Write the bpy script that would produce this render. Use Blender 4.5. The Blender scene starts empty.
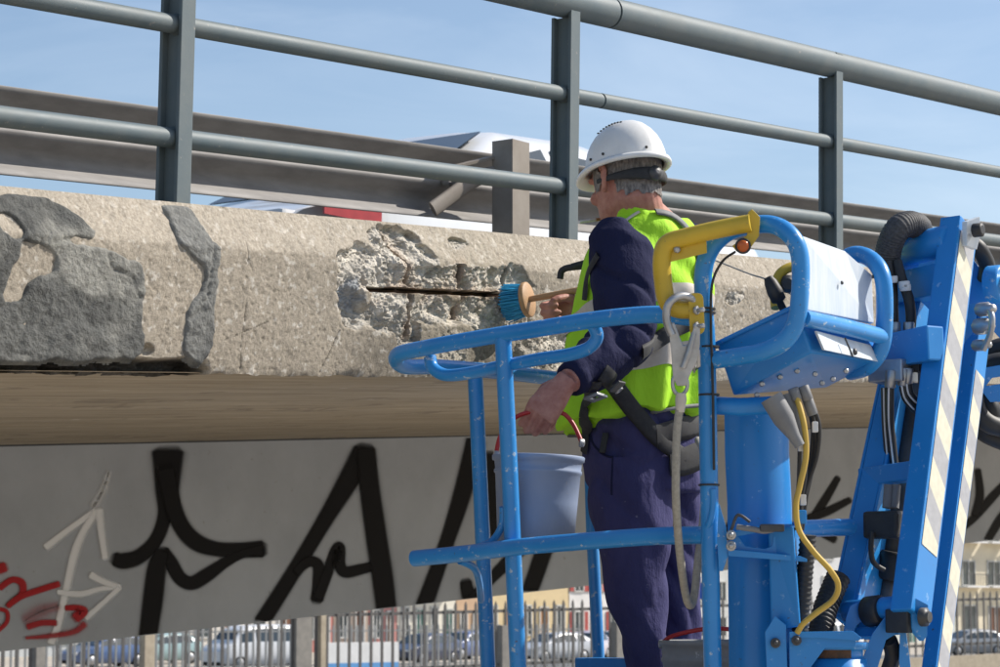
import bpy, bmesh, math, random
import numpy as np
from mathutils import Vector, Matrix

# ------------------------------------------------------------------ camera, sky, sun, exposure
sc = bpy.context.scene
col = sc.collection
FPX = 2400.0                       # focal length in photo pixels (photo 1000 x 667)
PITCH = math.atan((606 - 333.5) / FPX)
CAM = Vector((0, 0, 2.2))
cd = bpy.data.cameras.new('camera')
cd.sensor_width = 36.0
cd.lens = FPX / 1000 * 36.0
cd.clip_start = 0.1
cd.clip_end = 3000
cd.dof.use_dof = True
cd.dof.focus_distance = 6.1
cd.dof.aperture_fstop = 13
co = bpy.data.objects.new('camera', cd)
co.location = CAM
co.rotation_euler = (math.pi / 2 + PITCH, 0, 0)
col.objects.link(co)
sc.camera = co

SUN_AZ = Vector((0.955, 0.297, 0)).normalized()    # horizontal direction towards the sun
SUN_EL = math.radians(43)
world = bpy.data.worlds.new('World')
sc.world = world
world.use_nodes = True
wn = world.node_tree
wn.nodes.clear()
sky = wn.nodes.new('ShaderNodeTexSky')
sky.sky_type = 'NISHITA'
sky.sun_disc = False
sky.sun_elevation = SUN_EL
sky.sun_rotation = math.atan2(SUN_AZ.x, SUN_AZ.y)
sky.air_density = 1.0
sky.dust_density = 1.2
sky.ozone_density = 1.6
bg = wn.nodes.new('ShaderNodeBackground')
bg.inputs['Strength'].default_value = 0.112
wo = wn.nodes.new('ShaderNodeOutputWorld')
# thin streaks of high cloud mixed into the sky colour
tc = wn.nodes.new('ShaderNodeTexCoord')
mp = wn.nodes.new('ShaderNodeMapping')
mp.inputs['Scale'].default_value = (1.2, 1.6, 6.0)
mp.inputs['Rotation'].default_value = (0.1, 0.25, 0.4)
nz = wn.nodes.new('ShaderNodeTexNoise')
nz.inputs['Scale'].default_value = 3.0
nz.inputs['Detail'].default_value = 7
nz.inputs['Roughness'].default_value = 0.58
nz.inputs['Distortion'].default_value = 0.8
rp = wn.nodes.new('ShaderNodeMapRange')
rp.inputs['From Min'].default_value = 0.45
rp.inputs['From Max'].default_value = 0.85
rp.inputs['To Max'].default_value = 0.22
mxw = wn.nodes.new('ShaderNodeMix')
mxw.data_type = 'RGBA'
mxw.inputs['B'].default_value = (7.5, 8.2, 9.0, 1)
wn.links.new(tc.outputs['Generated'], mp.inputs['Vector'])
wn.links.new(mp.outputs['Vector'], nz.inputs['Vector'])
wn.links.new(nz.outputs['Fac'], rp.inputs['Value'])
wn.links.new(rp.outputs['Result'], mxw.inputs['Factor'])
wn.links.new(sky.outputs['Color'], mxw.inputs['A'])
wn.links.new(mxw.outputs['Result'], bg.inputs['Color'])
wn.links.new(bg.outputs['Background'], wo.inputs['Surface'])

sd = bpy.data.lights.new('sun', 'SUN')
sd.energy = 4.5
sd.angle = math.radians(0.53)
sd.color = (1.0, 0.94, 0.85)
so = bpy.data.objects.new('sun', sd)
S = (SUN_AZ * math.cos(SUN_EL) + Vector((0, 0, math.sin(SUN_EL)))).normalized()
so.rotation_euler = S.to_track_quat('Z', 'Y').to_euler()
so.location = S * 40
col.objects.link(so)

sc.view_settings.view_transform = 'Standard'
sc.view_settings.look = 'None'
sc.view_settings.exposure = 0.4
sc.view_settings.gamma = 1.0
sc.view_settings.use_curve_mapping = False

# ------------------------------------------------------------------ geometry helpers
RGT = Vector((1, 0, 0))
FWD = Vector((0, math.cos(PITCH), math.sin(PITCH)))
UPV = Vector((0, -math.sin(PITCH), math.cos(PITCH)))
Z3 = Vector((0, 0, 1))

def ray(px, py):
    return FWD + RGT * ((px - 500) / FPX) - UPV * ((py - 333.5) / FPX)

def P(px, py, d):
    "point of the place that the photo shows at (px, py), d metres ahead of the camera"
    return CAM + ray(px, py) * d

def pix(p):
    q = Vector(p) - CAM
    d = q.dot(FWD)
    return (500 + FPX * q.dot(RGT) / d, 333.5 - FPX * q.dot(UPV) / d, d)

def plane_pt(px, py, p0, nrm):
    r = ray(px, py)
    return CAM + r * ((p0 - CAM).dot(nrm) / r.dot(nrm))

DB = ray(2260, 398).normalized()                  # the bridge runs this way (a ramp that climbs to the right)
DH = Vector((DB.x, DB.y, 0)).normalized()
NB = Vector((DB.y, -DB.x, 0)).normalized()        # outwards, towards the photographer
OB = P(515, 300, 6.34)                            # a point on the face of the edge beam

def W(t, n, h):
    return OB + DB * t + NB * n + Z3 * h

def bth(px, py, n=0.0):
    "bridge coordinates (t, h) of the pixel on the plane n metres outwards"
    p = plane_pt(px, py, OB + NB * n, NB) - OB
    t = (p.x * DH.x + p.y * DH.y) / (DB.x * DH.x + DB.y * DH.y)
    return t, p.z - t * DB.z

def tag(o, label=None, cat=None, group=None, kind=None):
    if label: o['label'] = label
    if cat: o['category'] = cat
    if group: o['group'] = group
    if kind: o['kind'] = kind
    return o

def thing(name, loc, label, cat, group=None):
    o = bpy.data.objects.new(name, None)
    o.empty_display_size = 0.1
    o.location = loc
    col.objects.link(o)
    return tag(o, label, cat, group)

def link(o, parent=None):
    col.objects.link(o)
    if parent is not None:
        o.parent = parent
        if parent.type == 'EMPTY':
            o.matrix_parent_inverse = Matrix.Translation(-Vector(parent.location))
    return o

def crom(pts, n=6, closed=False):
    "smooth curve through points"
    pts = [Vector(p) for p in pts]
    m = len(pts)
    out = []
    rng = range(m) if closed else range(m - 1)
    for i in rng:
        if closed:
            a, b, c, d = pts[i - 1], pts[i], pts[(i + 1) % m], pts[(i + 2) % m]
        else:
            a, b, c, d = pts[max(i - 1, 0)], pts[i], pts[i + 1], pts[min(i + 2, m - 1)]
        for k in range(n):
            u = k / n
            out.append(0.5 * ((2 * b) + (c - a) * u + (2 * a - 5 * b + 4 * c - d) * u * u + (3 * b - a - 3 * c + d) * u ** 3))
    if not closed:
        out.append(pts[-1])
    return out

def fillet(pts, r, n=6, closed=False):
    "polyline with rounded corners (bent tube)"
    pts = [Vector(p) for p in pts]
    m = len(pts)
    out = []
    for i in range(m):
        if not closed and i in (0, m - 1):
            out.append(pts[i]); continue
        b = pts[i]; a = pts[i - 1]; c = pts[(i + 1) % m]
        u = (a - b); v = (c - b)
        lu, lv = u.length, v.length
        rr = min(r, lu * 0.48, lv * 0.48)
        p0 = b + u / lu * rr; p1 = b + v / lv * rr
        for k in range(n + 1):
            s = k / n
            out.append(p0 * (1 - s) ** 2 + b * 2 * s * (1 - s) + p1 * s * s)
    return out

class MB:
    def __init__(s):
        s.v = []; s.f = []; s.sm = []
    def add(s, vs, fs, smooth=False):
        b = len(s.v)
        s.v += [tuple(v) for v in vs]
        s.f += [tuple(b + i for i in f) for f in fs]
        s.sm += [smooth] * len(fs)
        return s
    def tube(s, pts, r, n=12, caps=True, closed=False, squash=1.0, up=None):
        pts = [Vector(p) for p in pts]
        m = len(pts)
        rr = r if hasattr(r, '__len__') else [r] * m
        tg = []
        for i in range(m):
            if closed: d = pts[(i + 1) % m] - pts[i - 1]
            else: d = pts[min(i + 1, m - 1)] - pts[max(i - 1, 0)]
            tg.append(d.normalized() if d.length > 1e-9 else Vector((0, 0, 1)))
        ref = Vector(up) if up is not None else (Vector((0, 0, 1)) if abs(tg[0].z) < 0.9 else Vector((1, 0, 0)))
        x = (ref - tg[0] * ref.dot(tg[0])).normalized()
        vs = []
        for i in range(m):
            if up is not None:
                ref = Vector(up)
                x = ref - tg[i] * ref.dot(tg[i])
            else:
                x = x - tg[i] * x.dot(tg[i])
            x = x.normalized() if x.length > 1e-6 else tg[i].orthogonal().normalized()
            y = tg[i].cross(x)
            for k in range(n):
                a = 2 * math.pi * k / n
                vs.append(pts[i] + x * (math.cos(a) * rr[i]) + y * (math.sin(a) * rr[i] * squash))
        fs = []
        for i in range(m if closed else m - 1):
            j = (i + 1) % m
            for k in range(n):
                k2 = (k + 1) % n
                fs.append((i * n + k, i * n + k2, j * n + k2, j * n + k))
        s.add(vs, fs, True)
        if caps and not closed:
            s.add([vs[k] for k in range(n)][::-1], [tuple(range(n))])
            s.add([vs[(m - 1) * n + k] for k in range(n)], [tuple(range(n))])
        return s
    def cyl(s, a, b, r, n=16):
        a, b = Vector(a), Vector(b)
        e = min(r * 0.15, (b - a).length * 0.2)
        d = (b - a).normalized()
        return s.tube([a, a + d * e, b - d * e, b], [r - e, r, r, r - e], n)
    def hexa(s, c8, bev=0.0):
        "eight corners: bottom ring 0-3, top ring 4-7"
        c8 = [Vector(c) for c in c8]
        bm = bmesh.new()
        vs = [bm.verts.new(c) for c in c8]
        for f in ((3, 2, 1, 0), (4, 5, 6, 7), (0, 1, 5, 4), (1, 2, 6, 5), (2, 3, 7, 6), (3, 0, 4, 7)):
            bm.faces.new([vs[i] for i in f])
        bmesh.ops.recalc_face_normals(bm, faces=bm.faces)
        if bev > 0:
            bmesh.ops.bevel(bm, geom=list(bm.edges), offset=bev, segments=2, profile=0.6, affect='EDGES')
        bm.verts.index_update()
        s.add([v.co for v in bm.verts], [[v.index for v in f.verts] for f in bm.faces])
        bm.free()
        return s
    def box(s, c, sx, sy, sz, ax=(1, 0, 0), ay=(0, 1, 0), az=(0, 0, 1), bev=0.0):
        c, ax, ay, az = Vector(c), Vector(ax).normalized(), Vector(ay).normalized(), Vector(az).normalized()
        q = []
        for z in (-1, 1):
            for (x, y) in ((-1, -1), (1, -1), (1, 1), (-1, 1)):
                q.append(c + ax * (x * sx / 2) + ay * (y * sy / 2) + az * (z * sz / 2))
        return s.hexa(q, bev)
    def beam(s, a, b, wn, wd, bev=0.004, nref=None, b_scale=1.0):
        "rectangular bar from a to b; wn across the N direction, wd across the D direction"
        a, b = Vector(a), Vector(b)
        ax = (b - a).normalized()
        nr = Vector(nref) if nref is not None else NB
        n_ = (nr - ax * nr.dot(ax)).normalized()
        d_ = ax.cross(n_).normalized()
        q = []
        for p, k in ((a, 1.0), (b, b_scale)):
            for (x, y) in ((-1, -1), (1, -1), (1, 1), (-1, 1)):
                q.append(p + n_ * (x * wn / 2 * k) + d_ * (y * wd / 2 * k))
        return s.hexa(q, bev)
    def prism(s, poly, off, bev=0.0):
        "extrude a planar outline along the vector off"
        poly = [Vector(p) for p in poly]; off = Vector(off)
        bm = bmesh.new()
        a = [bm.verts.new(p) for p in poly]; b = [bm.verts.new(p + off) for p in poly]
        n = len(poly)
        bm.faces.new(a[::-1]); bm.faces.new(b)
        for i in range(n):
            bm.faces.new((a[i], a[(i + 1) % n], b[(i + 1) % n], b[i]))
        bmesh.ops.recalc_face_normals(bm, faces=bm.faces)
        if bev > 0:
            bmesh.ops.bevel(bm, geom=list(bm.edges), offset=bev, segments=2, profile=0.6, affect='EDGES')
        bm.verts.index_update()
        s.add([v.co for v in bm.verts], [[v.index for v in f.verts] for f in bm.faces])
        bm.free()
        return s
    def lathe(s, c, axis, prof, n=24, caps=True):
        "prof: list of (along, radius)"
        c = Vector(c); axis = Vector(axis).normalized()
        return s.tube([c + axis * p[0] for p in prof], [p[1] for p in prof], n, caps) if False else s._lathe(c, axis, prof, n, caps)
    def _lathe(s, c, axis, prof, n, caps):
        x = axis.orthogonal().normalized(); y = axis.cross(x)
        vs = []
        for (h, r) in prof:
            for k in range(n):
                a = 2 * math.pi * k / n
                vs.append(c + axis * h + x * (r * math.cos(a)) + y * (r * math.sin(a)))
        fs = []
        for i in range(len(prof) - 1):
            for k in range(n):
                k2 = (k + 1) % n
                fs.append((i * n + k, i * n + k2, (i + 1) * n + k2, (i + 1) * n + k))
        s.add(vs, fs, True)
        if caps:
            s.add(vs[:n][::-1], [tuple(range(n))]); s.add(vs[-n:], [tuple(range(n))])
        return s
    def build(s, name, mat, parent=None, smooth=None):
        me = bpy.data.meshes.new(name)
        me.from_pydata(s.v, [], s.f)
        me.materials.append(mat)
        me.polygons.foreach_set('use_smooth', s.sm if smooth is None else [smooth] * len(s.f))
        me.update()
        o = bpy.data.objects.new(name, me)
        return link(o, parent)

def grid_obj(name, V, mask, mat, parent=None, colr=None, smooth=True):
    "V: (a, b, 3) array of points; mask of faces (a-1, b-1) or None"
    a, b = V.shape[:2]
    idx = np.arange(a * b).reshape(a, b)
    q = np.stack([idx[:-1, :-1], idx[1:, :-1], idx[1:, 1:], idx[:-1, 1:]], -1)
    q = q[mask] if mask is not None else q.reshape(-1, 4)
    used = np.unique(q)
    remap = np.full(a * b, -1); remap[used] = np.arange(len(used))
    q = remap[q]
    vv = V.reshape(-1, 3)[used]
    me = bpy.data.meshes.new(name)
    me.vertices.add(len(vv)); me.vertices.foreach_set('co', vv.astype(np.float32).ravel())
    me.loops.add(q.size); me.loops.foreach_set('vertex_index', q.astype(np.int32).ravel())
    me.polygons.add(len(q))
    me.polygons.foreach_set('loop_start', np.arange(0, q.size, 4, dtype=np.int32))
    me.polygons.foreach_set('use_smooth', np.full(len(q), smooth))
    me.update(calc_edges=True)
    if colr is not None:
        ca = me.color_attributes.new('tint', 'FLOAT_COLOR', 'POINT')
        c4 = np.ones((len(vv), 4), np.float32); c4[:, :3] = colr.reshape(-1, 3)[used]
        ca.data.foreach_set('color', c4.ravel())
    me.materials.append(mat)
    o = bpy.data.objects.new(name, me)
    return link(o, parent)

# ---- numpy noise
_rs = np.random.RandomState(7)
_tab = _rs.rand(256, 256)
def vnoise(x, y):
    xi = np.floor(x).astype(int); yi = np.floor(y).astype(int)
    xf = x - xi; yf = y - yi
    u = xf * xf * (3 - 2 * xf); v = yf * yf * (3 - 2 * yf)
    g = lambda i, j: _tab[i & 255, j & 255]
    return (g(xi, yi) * (1 - u) + g(xi + 1, yi) * u) * (1 - v) + (g(xi, yi + 1) * (1 - u) + g(xi + 1, yi + 1) * u) * v
def fbm(x, y, o=4, s=0):
    r = 0; a = 0.5; n = 0
    for k in range(o):
        r = r + a * vnoise(x + 17.3 * k + s, y + 9.7 * k + s * 1.7); n += a
        x, y = (x * 0.80 - y * 0.60) * 2.07, (x * 0.60 + y * 0.80) * 2.07; a *= 0.5
    return r / n
def sstep(e0, e1, x):
    t = np.clip((x - e0) / (e1 - e0), 0, 1)
    return t * t * (3 - 2 * t)
def inpoly(x, y, poly):
    r = np.zeros(x.shape, bool)
    n = len(poly)
    for i in range(n):
        x0, y0 = poly[i]; x1, y1 = poly[(i + 1) % n]
        if y0 == y1: continue
        c = ((y0 > y) != (y1 > y)) & (x < (x1 - x0) * (y - y0) / (y1 - y0) + x0)
        r ^= c
    return r
def segdist(x, y, pts):
    d = np.full(x.shape, 1e9)
    for (a, b), (c, e) in zip(pts[:-1], pts[1:]):
        L = (c - a) ** 2 + (e - b) ** 2 + 1e-12
        s = np.clip(((x - a) * (c - a) + (y - b) * (e - b)) / L, 0, 1)
        d = np.minimum(d, np.hypot(x - a - s * (c - a), y - b - s * (e - b)))
    return d

# ------------------------------------------------------------------ materials
def mat(name, c1, c2=None, scale=6.0, rough=0.6, metal=0.0, bump=0.0, bscale=60.0, detail=6, tint=False,
        spots=None, spot_scale=40.0, spot_amt=0.62, spots2=None, spot2_scale=70.0, spot2_amt=0.68, stretch=None, rough_var=0.0, spec=0.5, coat=0.0, bdist=0.01, lo=0.35, hi=0.65):
    m = bpy.data.materials.new(name); m.use_nodes = True
    nt = m.node_tree; N = nt.nodes; L = nt.links
    b = N['Principled BSDF']
    b.inputs['Roughness'].default_value = rough
    b.inputs['Metallic'].default_value = metal
    b.inputs['Specular IOR Level'].default_value = spec
    b.inputs['Coat Weight'].default_value = coat
    tcn = N.new('ShaderNodeTexCoord'); vec = tcn.outputs['Object']
    if stretch:
        mpn = N.new('ShaderNodeMapping'); mpn.vector_type = 'TEXTURE'; mpn.inputs['Scale'].default_value = [1 / x for x in stretch[:3]]
        if len(stretch) > 3: mpn.inputs['Rotation'].default_value = stretch[3:]
        L.new(vec, mpn.inputs['Vector']); vec = mpn.outputs['Vector']
    n1 = N.new('ShaderNodeTexNoise'); n1.inputs['Scale'].default_value = scale; n1.inputs['Detail'].default_value = detail
    n1.inputs['Roughness'].default_value = 0.62
    L.new(vec, n1.inputs['Vector'])
    c2 = c2 or tuple(x * 0.75 for x in c1)
    r = N.new('ShaderNodeMapRange'); r.inputs['From Min'].default_value = lo; r.inputs['From Max'].default_value = hi
    L.new(n1.outputs['Fac'], r.inputs['Value'])
    mx = N.new('ShaderNodeMix'); mx.data_type = 'RGBA'
    mx.inputs['A'].default_value = (*c1, 1); mx.inputs['B'].default_value = (*c2, 1)
    L.new(r.outputs['Result'], mx.inputs['Factor'])
    out = mx.outputs['Result']
    if tint:
        at = N.new('ShaderNodeAttribute'); at.attribute_name = 'tint'
        mm = N.new('ShaderNodeMix'); mm.data_type = 'RGBA'; mm.blend_type = 'MULTIPLY'; mm.inputs['Factor'].default_value = 1
        L.new(at.outputs['Color'], mm.inputs['A']); L.new(out, mm.inputs['B']); out = mm.outputs['Result']
    for spots, spot_scale, spot_amt in ((spots, spot_scale, spot_amt), (spots2, spot2_scale, spot2_amt)):
        if not spots: continue
        n2 = N.new('ShaderNodeTexNoise'); n2.inputs['Scale'].default_value = spot_scale; n2.inputs['Detail'].default_value = 4
        n2.inputs['Roughness'].default_value = 0.7
        L.new(tcn.outputs['Object'], n2.inputs['Vector'])
        r2 = N.new('ShaderNodeMapRange'); r2.inputs['From Min'].default_value = spot_amt; r2.inputs['From Max'].default_value = spot_amt + 0.05
        L.new(n2.outputs['Fac'], r2.inputs['Value'])
        m2 = N.new('ShaderNodeMix'); m2.data_type = 'RGBA'; m2.inputs['B'].default_value = (*spots, 1)
        L.new(r2.outputs['Result'], m2.inputs['Factor']); L.new(out, m2.inputs['A']); out = m2.outputs['Result']
    L.new(out, b.inputs['Base Color'])
    if rough_var:
        rr = N.new('ShaderNodeMapRange'); rr.inputs['To Min'].default_value = rough - rough_var; rr.inputs['To Max'].default_value = min(1, rough + rough_var)
        L.new(n1.outputs['Fac'], rr.inputs['Value']); L.new(rr.outputs['Result'], b.inputs['Roughness'])
    if bump:
        n3 = N.new('ShaderNodeTexNoise'); n3.inputs['Scale'].default_value = bscale; n3.inputs['Detail'].default_value = 5
        n3.inputs['Roughness'].default_value = 0.65
        L.new(vec, n3.inputs['Vector'])
        bp = N.new('ShaderNodeBump'); bp.inputs['Strength'].default_value = bump; bp.inputs['Distance'].default_value = bdist
        L.new(n3.outputs['Fac'], bp.inputs['Height']); L.new(bp.outputs['Normal'], b.inputs['Normal'])
    return m

M = {}
ROTZ = math.atan2(DH.y, DH.x)
M['concrete'] = mat('concrete', (1.06, 1.06, 1.06), (0.72, 0.71, 0.69), 150, 0.93, bump=0.6, bscale=260, tint=True, bdist=0.004, spec=0.2)
M['mortar'] = mat('mortar', (1.05, 1.05, 1.05), (0.66, 0.66, 0.67), 38, 0.9, bump=0.9, bscale=150, tint=True, bdist=0.007, spec=0.25)
M['soffit'] = mat('soffit', (0.50, 0.43, 0.325), (0.37, 0.31, 0.23), 1.0, 0.92, bump=0.3, bscale=3, spots=(0.33, 0.28, 0.215), spot_scale=2.2, spot_amt=0.58, spots2=(0.56, 0.50, 0.41), spot2_scale=5.0, spot2_amt=0.66, stretch=(1.8, 15, 15, 0, -math.asin(DB.z), ROTZ), bdist=0.01, spec=0.2, detail=8)
M['girder'] = mat('girder', (0.43, 0.46, 0.50), (0.36, 0.385, 0.42), 1.6, 0.8, bump=0.12, bscale=50, bdist=0.004, spec=0.3, spots=(0.33, 0.34, 0.355), spot_scale=16, spot_amt=0.66)
M['rail_paint'] = mat('rail_paint', (0.085, 0.118, 0.132), (0.12, 0.145, 0.150), 9, 0.60, bump=0.15, bscale=160, bdist=0.002, spots=(0.24, 0.23, 0.21), spot_scale=42, spot_amt=0.66, spots2=(0.05, 0.035, 0.025), spot2_scale=60, spot2_amt=0.70, rough_var=0.12)
M['galv'] = mat('galv', (0.27, 0.255, 0.24), (0.205, 0.193, 0.183), 5, 0.75, metal=0.0, bump=0.1, bscale=70, bdist=0.002, stretch=(1, 1, 5), rough_var=0.15)
M['post_galv'] = mat('post_galv', (0.30, 0.265, 0.225), (0.235, 0.20, 0.165), 7, 0.65, metal=0.2, bump=0.15, bscale=90, bdist=0.002)
M['rebar'] = mat('rebar', (0.07, 0.045, 0.03), (0.15, 0.07, 0.035), 60, 0.85, bump=0.5, bscale=200, bdist=0.003)
M['asphalt'] = mat('asphalt', (0.055, 0.055, 0.055), (0.04, 0.04, 0.042), 20, 0.9, bump=0.3, bscale=200, bdist=0.005)

# ------------------------------------------------------------------ the bridge
bridge = thing('overpass_bridge', W(0, -3, -2.2), 'concrete road overpass with spalled edge beam and graffiti-sprayed girder', 'bridge')
N_TOP = -0.055                                       # the bevelled top edge lies this far behind the face
h_b = 0.5 * (bth(420, 378)[1] + bth(300, 375.5)[1])
h_c = bth(340, 257)[1]
h_t = bth(300, 214, N_TOP)[1]
def face_n(h):
    return np.where(h > h_c, (h - h_c) / (h_t - h_c) * N_TOP, 0.0)

T0, T1 = -2.15, 2.75
def wpts(T, Nn, H):
    o = np.array(OB); d = np.array(DB); n = np.array(NB); z = np.array(Z3)
    return o + T[..., None] * d + Nn[..., None] * n + H[..., None] * z

def pxpoly(pts):
    return [bth(x, y, 0.0) for x, y in pts]

tt = np.arange(T0, T1 + 1e-6, 0.0036)
hh = np.concatenate([np.arange(h_b, h_t, 0.0029), [h_t]])
T, H = np.meshgrid(tt, hh, indexing='ij')
H0 = H.copy()
nn = face_n(H)
# general roughness
disp = (fbm(T * 5, H * 5, 4) - 0.5) * 0.007 + (fbm(T * 55, H * 55, 4, 3) - 0.5) * 0.0036
pits = sstep(0.66, 0.8, fbm(T * 115, H * 115, 2, 9))
disp -= pits * 0.0022
edge_soft = np.exp(-((H - h_c) / 0.012) ** 2)
disp -= edge_soft * 0.004 * fbm(T * 20, H * 3, 3, 5)
# spalled concrete
spall = np.zeros_like(T)
for (x, y, rx, ry, dp) in ((372, 268, 30, 20, .030), (398, 244, 22, 20, .028), (422, 262, 18, 18, .022), (436, 280, 26, 11, .030), (478, 280, 34, 13, .032), (512, 283, 20, 17, .03),
                           (350, 288, 13, 22, .034), (357, 312, 12, 16, .026), (392, 312, 20, 22, .018), (408, 330, 12, 22, .016), (436, 312, 28, 14, .018), (478, 312, 26, 13, .017),
                           (505, 320, 26, 22, .014), (415, 238, 12, 8, .02), (470, 243, 9, 6, .012), (735, 299, 9, 6, .014), (690, 280, 10, 5, .008), (560, 345, 14, 26, .014), (530, 355, 20, 14, .012), (456, 348, 16, 20, .008), (148, 350, 6, 5, .01)):
    a, b = bth(x, y)
    ax = abs(bth(x + rx, y)[0] - bth(x - rx, y)[0]) / 2
    by = abs(bth(x, y + ry)[1] - bth(x, y - ry)[1]) / 2
    q = 1 - np.hypot((T - a) / (ax * 1.25), (H - b) / (by * 1.25)) + (fbm(T * 16, H * 22, 4, x) - 0.5) * 0.95
    spall = np.maximum(spall, sstep(0.0, 0.30, q) * dp * 0.55)
r1 = fbm(T * 13, H * 17, 4, 21) * 11; r2 = fbm(T * 34, H * 40, 3, 24) * 7
rough = (np.floor(r1) + sstep(0.72, 1.0, r1 - np.floor(r1)) - 5.5) * 0.0055 + (np.floor(r2) + sstep(0.6, 1.0, r2 - np.floor(r2)) - 3.5) * 0.0030 + (fbm(T * 130, H * 130, 2, 2) - 0.5) * 0.007
sm = sstep(0.0012, 0.008, spall)
disp = disp * (1 - sm) - spall + sm * rough
# slots cut along the reinforcing bars
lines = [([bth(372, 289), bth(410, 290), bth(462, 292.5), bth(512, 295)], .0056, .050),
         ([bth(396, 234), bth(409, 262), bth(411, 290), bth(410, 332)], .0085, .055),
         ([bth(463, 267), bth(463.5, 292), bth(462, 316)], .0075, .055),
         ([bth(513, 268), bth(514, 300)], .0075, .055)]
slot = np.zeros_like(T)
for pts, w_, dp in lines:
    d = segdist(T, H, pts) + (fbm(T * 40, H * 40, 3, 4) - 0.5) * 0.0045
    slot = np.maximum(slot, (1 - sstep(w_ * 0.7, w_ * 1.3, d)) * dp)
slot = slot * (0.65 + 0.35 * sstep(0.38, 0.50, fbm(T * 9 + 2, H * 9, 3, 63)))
disp -= slot
rust = np.zeros_like(T)
for pts, w_, dp in lines:
    rust = np.maximum(rust, np.exp(-segdist(T, H, pts) / 0.016) * sstep(0.40, 0.62, fbm(T * 22, H * 14, 4, 35)))
# cracks
crack = np.zeros_like(T)
for pts, w_ in (([(240, 205), (250, 232), (249, 262), (246, 310), (242, 345), (241, 374)], .0035), ([(275, 258), (281, 278), (285, 290), (284, 300)], .005),
                ([(205, 210), (210, 280), (214, 330)], .004), ([(436, 318), (452, 335), (450, 360), (434, 374)], .004),
                ([(340, 330), (320, 372)], .004), ([(586, 300), (582, 340), (588, 372)], .006), ([(225, 340), (268, 322)], .003), ([(110, 300), (104, 345)], .003)):
    q = [bth(*p) for p in pts]
    d = segdist(T, H, q) + np.abs(fbm(T * 60, H * 60, 3, 8) - 0.5) * 0.006
    crack = np.maximum(crack, (1 - sstep(w_ * 0.35, w_ * 0.75, d)) * sstep(0.36, 0.5, fbm(T * 12, H * 12, 3, 77)))
disp -= crack * 0.003
# broken lower edge left of the joint
tj = bth(205, 365)[0]
left = 1 - sstep(tj - 0.01, tj + 0.015, T + (fbm(H * 30, T * 3, 3, 6) - 0.5) * 0.03)
hlow = h_b + 0.034 + (fbm(T * 9, T * 0 + 3, 4, 11) - 0.5) * 0.03
low = (1 - sstep(-0.002, 0.006, H - hlow)) * left
disp -= low * (0.02 + 0.07 * fbm(T * 26, H * 40, 4, 5))
bot = np.exp(-(H - h_b) / 0.012)
disp -= bot * 0.02 * fbm(T * 14, T * 0, 4, 2) ** 2
Hd = H + bot * (fbm(T * 22, T * 0 + 1, 4, 4) - 0.35) * 0.012
# colour of the concrete, with bevel light and slot shade painted in
g1 = fbm(T * 3.0, H * 4, 4, 31); g2 = fbm(T * 30, H * 30, 4, 13); g3 = fbm(T * 90, H * 90, 2, 41)
base = np.array([0.355, 0.312, 0.252]) * (0.86 + 0.28 * g1[..., None]) * (0.90 + 0.20 * g2[..., None])
dk = sstep(0.62, 0.75, g3)[..., None]; base = base * (1 - 0.22 * dk)
lt = sstep(0.68, 0.80, fbm(T * 75, H * 75, 2, 51))[..., None]; base = base * (1 - lt) + lt * np.array([0.52, 0.48, 0.42])
# bevel coloured paler than the face, for the light its upward slope catches
upm = sstep(h_c - 0.006, h_c + 0.012, H + (g2 - 0.5) * 0.02)[..., None]
base = base * (1 - upm) + upm * (base * 0.7 + np.array([0.56, 0.50, 0.42]) * 0.32)
agg = fbm(T * 55, H * 55, 3, 71)[..., None]
sp = np.array([0.56, 0.52, 0.455]) * (0.48 + 1.0 * agg)
base = base * (1 - sm[..., None]) + sp * sm[..., None]
# grey core of the deep hole
a, b = bth(352, 296)
core = (1 - sstep(0.6, 1.0, np.hypot((T - a) / 0.05, (H - b) / 0.05) + (g2 - 0.5)))[..., None]
base = base * (1 - core) + core * np.array([0.33, 0.34, 0.35]) * (0.8 + 0.5 * agg)
wet = sstep(0.40, 0.52, fbm(T * 4, H * 7, 3, 91)) * (1 - sstep(h_b + 0.05, h_b + 0.16, H)) * sstep(bth(320, 370)[0], bth(380, 350)[0], T) * (1 - sstep(bth(560, 350)[0], bth(600, 350)[0], T))
base = base * (1 - 0.35 * wet[..., None])
base = base * (1 - 0.7 * rust[..., None]) + 0.7 * rust[..., None] * base * np.array([0.80, 0.52, 0.34])
base = base * (1 - 0.6 * crack[..., None]) * (1 - 0.88 * np.clip(slot[..., None] / 0.03, 0, 1))  # slot colour blackened with depth, painting in the shade inside the slots
base = base * (1 - low[..., None]) + low[..., None] * np.array([0.10, 0.095, 0.088]) * (0.5 + fbm(T * 40, H * 40, 3, 15)[..., None])
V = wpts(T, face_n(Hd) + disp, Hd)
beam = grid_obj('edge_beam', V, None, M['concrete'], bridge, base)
beam.data.polygons.foreach_set('use_smooth', ~((sm[:-1, :-1] > 0.3).ravel()))
beam['label'] = 'weathered concrete edge beam spalled down to its reinforcement'

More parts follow.
